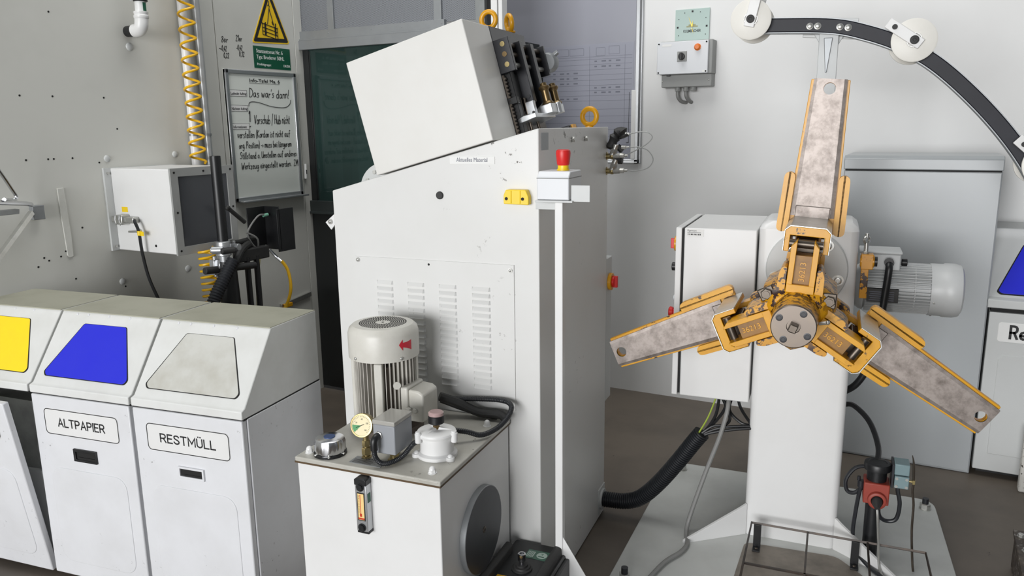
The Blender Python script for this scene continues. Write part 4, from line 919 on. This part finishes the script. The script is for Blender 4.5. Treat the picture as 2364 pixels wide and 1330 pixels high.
WEB = paint('dark yellow casting', (150, 106, 30), .42, .6, (86, 62, 36), 16)  # darker yellow for the floor of the link recess
def mandrel_arm(theta, num):
    er = Vector((math.cos(R(theta)), 0, math.sin(R(theta)))); et = Vector((-math.sin(R(theta)), 0, math.cos(R(theta)))); ea = Vector((0, -1, 0))
    O = Vector((CX, -.68, CZ))
    T = Matrix(((et.x, er.x, ea.x, O.x), (et.y, er.y, ea.y, O.y), (et.z, er.z, ea.z, O.z), (0, 0, 0, 1)))   # local (tangential, radial, towards the tip of the mandrel)
    # U shaped coil segment
    prof = [(-.060, .166), (-.060, .226), (-.047, .238), (.047, .238), (.060, .226), (.060, .166), (.046, .166), (.046, .213), (-.046, .213), (-.046, .166)]
    arm = MB().prism(prof, 'z', .0, .24, T=T).build('mandrel_arm', YELC, t, .0015)
    # worn outer shell with its bent transition to the long plate
    sh = [(-.0625, .166), (-.0625, .2275), (-.048, .2415), (.048, .2415), (.0625, .2275), (.0625, .166), (.060, .166), (.060, .226), (.047, .238), (-.047, .238), (-.060, .226), (-.060, .166)]
    MB().prism(sh, 'z', .0, .243, T=T).build('outer_shell', ZINC, arm, .0006)
    r0, r1, w0, w1 = .243, .655, .0635, .0465
    hole = circ(0, .627, .0175, 24)
    wi0, wi1 = w0 - .012, w1 - .009
    pm = MB().prism([(-wi0, r0), (wi0, r0), (wi1, r1), (-wi1, r1)], 'z', .0, .004, holes=[hole], T=T)
    for s in (-1, 1): pm.rings([[T @ Vector(p) for p in ((s * wi0, r0, .004), (s * w0, r0, .0015), (s * w0, r0, -.008), (s * wi0, r0, .0))], [T @ Vector(p) for p in ((s * wi1, r1, .004), (s * w1, r1, .0015), (s * w1, r1, -.008), (s * wi1, r1, .0))]])
    pm.build('guide_plate', STEEL, arm)
    MB().box(-.050, .050, .236, .275, .003, .009, T).build('weld_strip', STEEL, arm, .002)
    MB().prism([(-w0 - .009, r0 - .05), (w0 + .009, r0 - .05), (w1 + .008, r1 - .002), (-w1 - .008, r1 - .002)], 'z', -.030, -.0085, holes=[circ(0, .627, .0172, 24)], T=T).build('backing_channel', YELC, arm, .003)
    for s in (-1, 1):
        MB().prism(rpoly([(s * .066, .19), (s * .100, .19), (s * .094, .375), (s * .062, .375)], .018), 'z', -.018, .012, T=T).build('side_ear', YELC, arm, .004)
    # front link with its cast number, rear link
    for a0, nm in ((.245, True), (.02, False)):
        lk = MB()
        for s in (-1, 1): lk.prism([(s * .022, .066), (s * .037, .066), (s * .037, .190), (s * .024, .205), (s * .022, .205)], 'z', a0 - .02, a0 + .062 if nm else a0 + .03, T=T)
        lk.prism([(-.037, .062), (.037, .062), (.037, .085), (-.037, .085)], 'z', a0 - .02, a0 + (.064 if nm else .03), T=T)
        l = lk.build('link', YELC, arm, .002)
        MB().prism([(-.022, .08), (.022, .08), (.022, .165), (-.022, .165)], 'z', a0 - .015, a0 + (.046 if nm else .02), T=T).build('link_web', WEB, arm)
        MB().cyl(T @ Vector((-.045, .193, a0 + .012)), T @ Vector((.045, .193, a0 + .012)), .012).build('link_pin', STEELD, arm)
        if nm:
            flip = theta > 180
            o = T @ Vector((.008 if flip else -.008, .158 if flip else .092, a0 + .0465))
            MB().text(num, .0225, o, -er if flip else er, (-et if flip else et), 1, ext=.0025).build('cast_number', YELC, arm)
    MB().box(-.030, .030, .16, .20, .10, .20, T).build('spreader', STEELD, arm, .002)
    return arm
for a in ang3: mandrel_arm(a, '36213')

# ---- gear motor on the right with release lever
MO = Vector((.19, .10, 1.008))
mt = MB().lathe(MO, X, [(-.03, .07), (.0, .092), (.012, .095), (.02, .083), (.25, .083)], 40).build('gear_motor', MOTG, t)
q = MB()
for i in range(44):
    a = 2 * math.pi * i / 44
    q.box(.02, .25, .08, .0985, -.0014, .0014, Matrix.Translation(MO) @ Matrix.Rotation(a, 4, 'X'))
for xx in (.10, .19): q.lathe(MO + X * xx, X, [(0, .092), (.004, .092)], 40)
q.build('cooling_fin', MOTG, mt)
MB().lathe(MO + X * .245, X, [(0, .101), (.045, .101), (.050, .104), (.085, .104), (.105, .098), (.112, .085), (.113, .001)], 48).build('fan_cover', MOTG, mt, .001)
q = MB()
for a in (200, 260, 330): q.dome(MO + X * .258 + Vector((0, math.cos(R(a)), math.sin(R(a)))) * .101, (0, math.cos(R(a)), math.sin(R(a))), .004, .003, 8)
q.build('cover_screw', ZINC, mt)
MB().box(.185, .325, .03, .17, 1.085, 1.148).box(.18, .33, .025, .175, 1.148, 1.158).build('terminal_box', MOTG, mt, .004)
MB().cyl((.215, .03, 1.115), (.215, .012, 1.115), .016).cyl((.33, .06, 1.115), (.35, .06, 1.115), .014).build('cable_gland', BLACK, mt, .002)
nm_ = MB().box(.215, .325, -.001, .012, .965, 1.018).build('name_plate', BLACK, mt)
q = MB()
for k in range(5): q.box(.222 + .004 * (k % 2), .31, -.0015, 0, .972 + k * .008, .9745 + k * .008)
q.build('lettering', INKG, nm_)
q = MB().lathe((.283, .0, 1.122), -Y, [(0, .017), (.02, .017)], 16).tube([(.283, -.008, 1.118), (.283, -.028, 1.105), (.280, -.032, 1.05), (.272, -.03, .93), (.262, -.03, .80), (.235, -.03, .70), (.20, -.02, .63), (.16, .0, .59)], .0135, 12, 6)
q.build('motor_hose', BLACK, mt)
lv = MB().box(.180, .205, -.215, -.185, 1.02, 1.145).cyl((.175, -.20, 1.155), (.222, -.20, 1.155), .022).box(.178, .218, -.222, -.178, 1.128, 1.182).build('release_lever', YEL, t, .002)
MB().cyl((.192, -.20, 1.18), (.192, -.20, 1.222), .008).torus((.192, -.20, 1.232), (1, -1, 0), .012, .005, 20, 8).hexa((.192, -.20, 1.182), Z, .011, .008).cyl((.192, -.2, 1.24), (.192, -.2, 1.256), .007).build('eye_screw', ZINC, lv)
MB().cyl((.222, -.20, 1.155), (.232, -.20, 1.155), .018).build('lever_cap', BLACK, lv)
# ---- curved guide arch with nylon rollers
po = MB().box(-.018, .050, -.005, .050, 1.288, 1.975).prism([(-.045, 1.985), (.075, 1.975), (.05, 1.93), (.05, 1.80), (-.018, 1.80), (-.018, 1.94)], 'y', .012, .016).build('guide_post', paint('grey post', (190, 193, 193), .4, .2, (150, 152, 150), 8), t, .004)
MB().prism([(-.001, 1.955), (.030, 1.955), (.016, 1.83), (.010, 1.83)], 'y', -.010, -.004).build('post_rib', ALUD, po, .002)
pts = [(-.255, 2.009), (-.176, 2.008), (.022, 1.995), (.14, 1.966), (.26, 1.918), (.378, 1.845), (.511, 1.722), (.630, 1.585), (.720, 1.45), (.79, 1.30), (.82, 1.15)]
P = smooth_path([Vector((a, 0, b)) for a, b in pts], 8)
ra = MB().sweep(P, [(-.025, -.022), (.025, -.022), (.025, .022), (-.025, .022)]).build('guide_arch', BLK2, t, .003)
MB().sweep(P, [(.0252, -.023), (.0285, -.023), (.0285, .023), (.0252, .023)]).sweep(P, [(-.0285, -.023), (-.0252, -.023), (-.0252, .023), (-.0285, .023)]).build('edge_strip', ALUD, ra)
MB().box(-.075, .112, .022, .03, 1.955, 2.03, Matrix.Translation((.02, 0, 1.99)) @ Matrix.Rotation(R(5), 4, 'Y') @ Matrix.Translation((-.02, 0, -1.99))).build('clamp_plate', GREYP, ra, .002)
for x, z in ((-.052, 1.998), (-.025, 1.997), (.052, 1.990), (.080, 1.986)):
    MB().lathe((x, -.022, z), -Y, [(0, .0125), (.003, .0125), (.004, .0085), (.010, .0085), (.011, .007)], 18).build('arch_bolt', ZINC, ra)
def roller(cx, cz, bx, bz):
    e = Vector((bx - cx, 0, bz - cz)).normalized(); n = Vector((-e.z, 0, e.x))
    rl = MB().lathe((cx, -.055, cz), Y, [(0, .070), (.002, .0745), (.012, .0745), (.022, .048), (.140, .048), (.150, .0745), (.160, .0745), (.162, .070)], 48).build('nylon_roller', ROLLW, ra)
    q = MB(); c0 = Vector((cx, 0, cz)) - e * .028; c1 = Vector((bx, 0, bz)) + e * .028
    for y0, y1 in ((-.066, -.059), (.110, .117)): q.rings([[p + Y * y for p in (c0 - n * .019, c1 - n * .019, c1 + n * .019, c0 + n * .019)] for y in (y0, y1)])
    q.cyl((bx, -.066, bz), (bx, .117, bz), .008)
    q.build('roller_strap', WHC, rl, .002)
    MB().lathe((cx, -.066, cz), -Y, [(0, .015), (.005, .015), (.006, .012), (.006, .006), (.004, .005), (.004, .0001)], 20).cyl((bx, -.066, bz), (bx, -.071, bz), .009).build('axle_bolt', RUB, rl)
    MB().torus((cx, -.0585, cz), Y, .024, .002, 24, 6).build('bearing_ring', ZINC, rl)
roller(-.262, 2.032, -.244, 2.115)
roller(.298, 1.928, .232, 1.975)
roller(.742, 1.495, .665, 1.565)
# ---- cables under the control cabinet
q = MB()
for pa in ([(-.30, -.19, .58), (-.31, -.20, .50), (-.345, -.235, .44), (-.39, -.255, .40)], [(-.27, -.17, .58), (-.28, -.19, .52), (-.33, -.22, .45), (-.385, -.245, .40)], [(-.235, -.15, .58), (-.22, -.16, .53), (-.18, -.20, .49), (-.16, -.20, .47)],
           [(-.25, -.16, .58), (-.26, -.18, .52), (-.21, -.20, .48), (-.165, -.20, .475)], [(-.17, -.21, .475), (-.26, -.225, .465), (-.33, -.235, .44), (-.39, -.25, .40)], [(-.17, -.215, .468), (-.25, -.23, .455), (-.335, -.24, .43), (-.39, -.25, .39)],
           [(-.29, -.20, .58), (-.255, -.20, .50), (-.27, -.22, .47), (-.32, -.23, .46), (-.38, -.25, .41)]):
    q.tube(pa, .006, 8, 5)
q.build('cable_bundle', BLACK, t)
MB().tube([(-.31, -.21, .58), (-.335, -.235, .50), (-.37, -.26, .43), (-.385, -.26, .40)], .0035, 6, 4).build('earth_wire', paint('green yellow wire', (150, 170, 60), .4), t)
MB().tube([(.16, .04, .52), (.20, .02, .53), (.26, -.04, .49), (.292, -.15, .43), (.283, -.24, .385)], .0105, 10, 6).build('sensor_cable', BLACK, t)
# ---- steel tread in front of the column
MB().prism(rpoly([(-.165, -.300), (.17, -.285), (.27, -.40), (.30, -.90), (-.19, -.90)], .03), 'z', .02, .023).build('tread_sheet', TRAY, t)

# ================================================================ wire rack standing on the base plate
w = thing('wire_rack', 'low black rod rack on flat feet before the uncoiler column', 'rack', DF, (.16, -.5, .023))
q = MB(); rz = .118
q.tube([(-.140, -.78, rz), (-.142, -.312, rz), (.464, -.318, rz), (.470, -.78, rz)], .0055, 4)
for x in (.064, .272): q.tube([(x, -.315, rz), (x, -.78, rz)], .005, 4)
q.tube([(-.140, -.78, rz), (.47, -.78, rz)], .0055, 4).tube([(-.14, -.62, rz), (.47, -.62, rz)], .005, 4)
q.build('rod_frame', RODM, w)
for x in (-.118, .232, ):
    MB().box(x - .014, x + .014, -.326, -.320, .024, rz).box(x - .014, x + .014, -.362, -.320, .023, .028).build('leg', BLACK, w, .001)
    MB().dome((x, -.342, .028), Z, .006, .004, 10).build('leg_screw', STEELD, w)
for x in (-.118, .43): MB().box(x - .014, x + .014, -.776, -.770, .024, rz).box(x - .014, x + .014, -.81, -.77, .023, .028).build('leg', BLACK, w, .001)

# ================================================================ sensor post
s = thing('sensor_post', 'black post carrying red housing, black cap and teal limit switch', 'sensor', DF, (.285, -.235, .02))
px_, py_ = .285, -.232
MB().cyl((px_, py_, .02), (px_, py_, .275), .027, n=24).build('post', BLACK, s)
rd = MB().box(.245, .332, -.290, -.205, .262, .343).build('red_housing', REDD, s, .004)
MB().lathe((.292, -.290, .283), -Y, [(0, .032), (.016, .032), (.018, .029), (.018, .021), (.004, .020)], 28).build('socket_ring', REDD, rd, .001)
MB().lathe((.292, -.294, .283), (0, -1, -.25), [(0, .020), (.02, .018), (.036, .012), (.05, .008)], 20).build('cable_cone', RUB, rd)
cp = MB().lathe((.288, -.245, .343), Z, [(0, .034), (.040, .034), (.042, .046), (.062, .047), (.068, .044), (.069, .032), (.067, .030), (.067, .0001)], 36).build('black_cap', BLACK, s)
sw = MB().box(.334, .342, -.285, -.205, .335, .425).build('switch_bracket', BLACKM, s, .001)
MB().box(.342, .392, -.282, -.215, .386, .428).box(.344, .392, -.290, -.215, .338, .384).build('limit_switch', TEAL, s, .003)
for x, z in ((.351, .346), (.384, .346), (.351, .376), (.384, .376)): MB().cyl((x, -.290, z), (x, -.292, z), .0055, n=12).build('switch_screw', ZINC, sw)
MB().cyl((.392, -.262, .36), (.412, -.262, .36), .005).box(.404, .414, -.270, -.254, .352, .368).build('lever_clamp', BRASS, s, .001)
MB().tube([(.397, -.262, .462), (.404, -.262, .43), (.409, -.262, .36), (.409, -.262, .32), (.416, -.264, .27), (.418, -.268, .17), (.428, -.278, .06), (.432, -.30, .026)], .0042, 8, 4, lambda i, n: .0012 + .003 * min(1, i / 5)).build('feeler_wire', STEELD, s)
MB().tube([(.292, -.335, .272), (.296, -.345, .24), (.305, -.345, .15), (.315, -.355, .05), (.33, -.40, .028)], .0045, 8, 4).build('trip_rod', ZINC, s)
q = MB().tube([(.262, -.23, .385), (.215, -.24, .375), (.185, -.25, .33), (.19, -.25, .285), (.215, -.25, .278), (.238, -.25, .30), (.248, -.25, .31)], .0075, 10, 6)
q.tube([(.238, -.26, .315), (.232, -.26, .28), (.225, -.26, .20), (.222, -.26, .12), (.235, -.27, .06), (.28, -.33, .032), (.34, -.42, .031), (.36, -.56, .031)], .0075, 10, 6)
q.tube([(.362, -.24, .338), (.362, -.245, .31), (.372, -.25, .26), (.365, -.25, .20), (.335, -.25, .185), (.308, -.26, .205), (.298, -.265, .25)], .0075, 10, 6)
q.build('looped_cable', CORR, s)
MB().cyl((.236, -.255, .31), (.236, -.255, .335), .012).cyl((.228, -.255, .335), (.228, -.255, .35), .006).build('cable_gland', BLACKM, s)

# ================================================================ conduits on the floor
a = MF.w((-.02, .745, .078)); b_ = DF.w((-.355, -.245, .435))
def lp(k, z): v = a.lerp(b_, k); return Vector((v.x, v.y, z))
o = MB().corr([a, lp(.12, .078), lp(.30, .085), lp(.45, .115), lp(.62, .195), lp(.80, .305), lp(.92, .385), b_], .0335, .0095, .13, 20, 10).build('corrugated_conduit', CORR, base=lp(.5, 0))
tag(o, 'thick black corrugated conduit curving from the machine to the uncoiler', 'conduit')
q = MB().box(-.002, .004, .70, .79, .02, .135).cyl((0, .745, .078), (.012, .745, .078), .045)
q.build('conduit_flange', GREYP, m, .002)
q = MB()
W_ = [DF.w(p) for p in ((-.262, -.20, .585), (-.263, -.235, .53), (-.285, -.25, .43), (-.325, -.26, .30), (-.365, -.28, .16), (-.390, -.30, .06), (-.388, -.345, .031), (-.372, -.41, .031), (-.385, -.48, .031), (-.43, -.58, .031), (-.47, -.75, .031))]
o = MB().tube(W_, .0088, 10, 8).build('grey_cable', GREYC, base=DF.w((-.38, -.4, .02)))
tag(o, 'grey cable hanging from the control cabinet onto the base plate', 'cable')
# ================================================================ back wall
YB = 4.5
t = thing('clock', 'square pale glass wall clock with gold hands above the switch box', 'clock', base=(-1.23, YB, 2.09))
MB().box(-1.326, -1.134, YB - .012, YB - .004, 2.082, 2.272).build('glass_face', CLOCKG, t, .001)
MB().box(-1.28, -1.18, YB - .004, YB, 2.13, 2.23).build('movement', GREYB, t)
q = MB()
for i in range(12):
    a = R(i * 30); r = .083 / max(abs(math.cos(a)), abs(math.sin(a))) * (1 if i % 3 == 0 else .93); w = .005 if i % 3 == 0 else .0022
    x, z = -1.23 + r * math.sin(a) * .98, 2.177 + r * math.cos(a) * .98; q.box(x - w, x + w, YB - .0128, YB - .012, z - w, z + w)
q.text('KULMBACHER', .021, (-1.23, YB - .0125, 2.148), X, Z, .95, 'CENTER', bold=.0003, ext=.0002, fit=.098)
q.build('lettering', INK, t)
MB().box(-1.262, -1.198, YB - .0126, YB - .012, 2.175, 2.182).box(-1.25, -1.21, YB - .0126, YB - .012, 2.182, 2.19).build('emblem', paint('dull gold print', (150, 150, 110), .4), t)
MB().rings([[Vector((-1.232, YB - .015, 2.176)), Vector((-1.226, YB - .015, 2.178)), Vector((-1.251, YB - .015, 2.232))], [Vector((-1.232, YB - .0165, 2.176)), Vector((-1.226, YB - .0165, 2.178)), Vector((-1.251, YB - .0165, 2.232))]]).rings([[Vector((-1.233, YB - .017, 2.18)), Vector((-1.225, YB - .017, 2.18)), Vector((-1.226, YB - .017, 2.21))], [Vector((-1.233, YB - .018, 2.18)), Vector((-1.225, YB - .018, 2.18)), Vector((-1.226, YB - .018, 2.21))]]).rings([[Vector((-1.233, YB - .017, 2.17)), Vector((-1.228, YB - .017, 2.17)), Vector((-1.22, YB - .017, 2.14))], [Vector((-1.233, YB - .018, 2.17)), Vector((-1.228, YB - .018, 2.17)), Vector((-1.22, YB - .018, 2.14))]]).build('hand', GOLD, t)

t = thing('switch_box', 'grey wall switch box with white cover, black knob and orange lamp', 'switch box', base=(-1.24, YB, 1.85))
MB().box(-1.385, -1.092, YB - .085, YB, 1.918, 2.098).box(-1.378, -1.095, YB - .075, YB, 1.850, 1.918).build('case', GREYB, t, .004)
cv = MB().box(-1.398, -1.112, YB - .105, YB - .085, 1.920, 2.094).build('cover', WHB, t, .003)
for x in (-1.388, -1.122):
    for z in (1.93, 2.084): MB().cyl((x, YB - .105, z), (x, YB - .107, z), .0045, n=10).build('screw', DKGAP, cv)
for x in (-1.372, -1.110): MB().dome((x, YB - .075, 1.885), -Y, .005, .003, 10).build('screw', ZINC, t)
MB().box(-1.282, -1.228, YB - .110, YB - .105, 1.985, 2.040).build('switch_plate', GREYB, cv, .002)
MB().cyl((-1.255, YB - .110, 2.012), (-1.255, YB - .124, 2.012), .018).box(-1.262, -1.248, YB - .136, YB - .12, 1.992, 2.032).build('rotary_knob', BLACK, cv, .002)
MB().lathe((-1.170, YB - .105, 2.058), -Y, [(0, .019), (.004, .019), (.005, .0155), (.014, .0155), (.019, .011)], 24).build('pilot_lamp', ORANGE, cv)
MB().box(-1.368, -1.316, YB - .1058, YB - .105, 2.069, 2.081).box(-1.142, -1.118, YB - .1058, YB - .105, 1.926, 1.936).build('sticker', PAPER, cv)
MB().box(-1.345, -1.325, YB - .092, YB - .085, 1.91, 1.922).build('latch', BLACK, t)
q = MB()
for x in (-1.29, -1.243, -1.202): q.cyl((x, YB - .05, 1.852), (x, YB - .05, 1.832), .016).hexa((x, YB - .05, 1.84), -Z, .018, .012)
q.build('cable_gland', GREYB, t, .001)
MB().tube([(-1.29, YB - .05, 1.84), (-1.288, YB - .05, 1.80), (-1.275, YB - .035, 1.775), (-1.258, YB - .01, 1.768), (-1.25, YB, 1.768)], .010, 10, 5).tube([(-1.243, YB - .05, 1.84), (-1.24, YB - .05, 1.80), (-1.228, YB - .03, 1.775), (-1.222, YB, 1.768)], .010, 10, 5).build('cable', GREYC, t)

t = thing('notice_board', 'tall glossy grey notice board holding a large faded technical drawing', 'board', base=(-1.98, YB, 1.42))
MB().box(-2.48, -1.535, YB - .012, YB, 1.44, 2.9).build('panel', BOARD, t)
MB().box(-1.552, -1.528, YB - .025, YB, 1.42, 2.9).box(-1.522, -1.512, YB - .02, YB, 1.42, 2.9).box(-2.48, -1.528, YB - .025, YB, 1.42, 1.446).box(-2.48, -1.528, YB - .03, YB - .02, 1.426, 1.432).build('frame', ALU, t, .003)
sh = MB().box(-2.16, -1.565, YB - .0135, YB - .012, 1.455, 2.118).build('drawing_sheet', PAPERG, t)
q = MB(); yy = (YB - .0138, YB - .0134)
for z in (2.045, 2.03, 2.0, 1.97, 1.94, 1.91, 1.88, 1.85, 1.82, 1.79, 1.74, 1.70, 1.66, 1.62, 1.58, 1.53): q.box(-2.15, -1.575, yy[0], yy[1], z, z + .0016)
for x in (-1.842, -1.62): q.box(x, x + .0018, yy[0], yy[1], 1.56, 2.105)
for x0, x1, z0, z1 in ((-2.06, -1.98, 2.055, 2.095), (-1.97, -1.88, 2.055, 2.095), (-1.80, -1.745, 2.05, 2.095), (-1.72, -1.655, 2.055, 2.10)):
    q.box(x0, x1, yy[0], yy[1], z0, z0 + .002).box(x0, x1, yy[0], yy[1], z1, z1 + .002).box(x0, x0 + .002, yy[0], yy[1], z0, z1).box(x1, x1 + .002, yy[0], yy[1], z0, z1)
for z, x in ((2.015, -1.81), (1.985, -1.81), (1.862, -1.81), (1.835, -1.81), (1.95, -2.08), (1.92, -2.08), (1.89, -2.08), (1.80, -2.08)):
    for k in range(4): q.box(x + k * .045, x + k * .045 + .016 + .012 * (k % 2), yy[0], yy[1], z, z + .008)
q.build('drawing_lines', INKG, sh)
MB().box(-1.590, -1.5885, YB - .016, YB - .0125, 1.545, 1.835).box(-1.604, -1.588, YB - .016, YB - .0125, 1.543, 1.546).build('pen_line', INK, sh)
MB().box(-1.572, -1.545, YB - .027, YB - .013, 1.448, 1.845).build('white_strip', PAPER, t, .002)

# tall-backed grey cabinet standing against the back wall
t = thing('metal_cabinet', 'wide grey metal cabinet with folded top against the back wall', 'cabinet', base=(-.03, 4.28, 0))
MB().box(-.357, .291, 4.065, 4.47, .0, 1.425).build('carcass', CABP, t, .004)
MB().box(-.352, .286, 4.055, 4.066, .012, 1.419).build('front_panel', CABP, t, .002)
MB().prism([(4.053, 1.428), (4.053, 1.478), (4.072, 1.492), (4.47, 1.492), (4.47, 1.428)], 'x', -.358, .293).build('top_cover', CABP, t, .004)
MB().box(-.350, .286, 4.058, 4.46, 1.421, 1.430).build('seam', DKGAP, t)
# waste bin at the right edge
t = thing('waste_bin', 'grey waste bin with blue flap beside the metal cabinet', 'bin', base=(.54, 4.2, 0))
x0, x1 = .300, .800
MB().box(x0, x1, 4.085, 4.48, .03, .795).build('body', GREYP, t, .003)
MB().prism([(4.48, 1.16), (4.48, .815), (4.050, .815), (4.050, .852), (4.075, .862), (4.22, 1.105), (4.22, 1.16)], 'x', x0 - .012, x1).build('hood', GREYP, t, .004)
MB().box(x0 + .005, x1, 4.075, 4.45, .790, .818).build('seam', DKGAP, t)
MB().box(x0 + .02, x1, 4.12, 4.45, 0, .03).build('foot_frame', BLACK, t)
d = MB().box(x0, x1, 4.052, 4.086, .035, .795).build('door', GREYP, t, .004)
MB().prism([(x0 + .052, .12), (x1, .12), (x1, .60), (x0 + .07, .60), (x0 + .052, .58)], 'y', 4.049, 4.054).build('pressed_field', GREYP, d, .003)
MB().prism(rrect(x0 + .04, x1 - .04, .662, .752, .012), 'y', 4.050, 4.054).build('label_plate', PAPER, d, .001)
MB().pen('Re', .056, (.388, 4.0495, .682), X, Z, .062, .0105, PRINT, gap=.25).build('lettering', INK, d)
sd = Vector((0, 4.22 - 4.075, 1.105 - .862)).normalized(); sn = Vector((0, -sd.z, sd.y))
TB = Matrix(((1, 0, 0, .535), (0, sd.y, sn.y, 4.22), (0, sd.z, sn.z, 1.105), (0, 0, 0, 1)))
fl = [(-.12, -.02), (.12, -.02), (.205, -.255), (.195, -.268), (-.197, -.268), (-.212, -.255)]
MB().prism(rpoly([(a * 1.02, b * 1.01) for a, b in fl], .008), 'z', 0, .001, T=TB).build('flap_gap', DKGAP, t)
MB().prism(rpoly([(a * .985, b * .985 - .001) for a, b in fl], .008), 'z', .0006, .003, T=TB).build('flap', BLUEF, t, .001)
# machine edge and bolted foot at the lower right corner
t = thing('iron_bracket', 'dark rusty iron bracket with two bright bolts, lower right corner', 'bracket', base=(.47, 3.16, 0))
MB().box(.398, .62, 2.9, 3.22, .0, .135).build('iron_block', RUST, t, .006)
MB().box(.392, .62, 2.9, 3.225, .135, .152).build('foot_plate', RUST, t, .003)
for x, y in ((.412, 3.17), (.418, 3.06)): MB().cyl((x, y, .152), (x, y, .155), .013).hexa((x, y, .155), Z, .011, .009).build('foot_bolt', ZINC, t)
o = MB().box(.478, .60, 3.94, 3.99, .0, .30).build('speckled_post', SPECK, bev=.008, base=(.54, 3.96, 0))
tag(o, 'speckled white painted upright at the right edge before the grey bin', 'post')
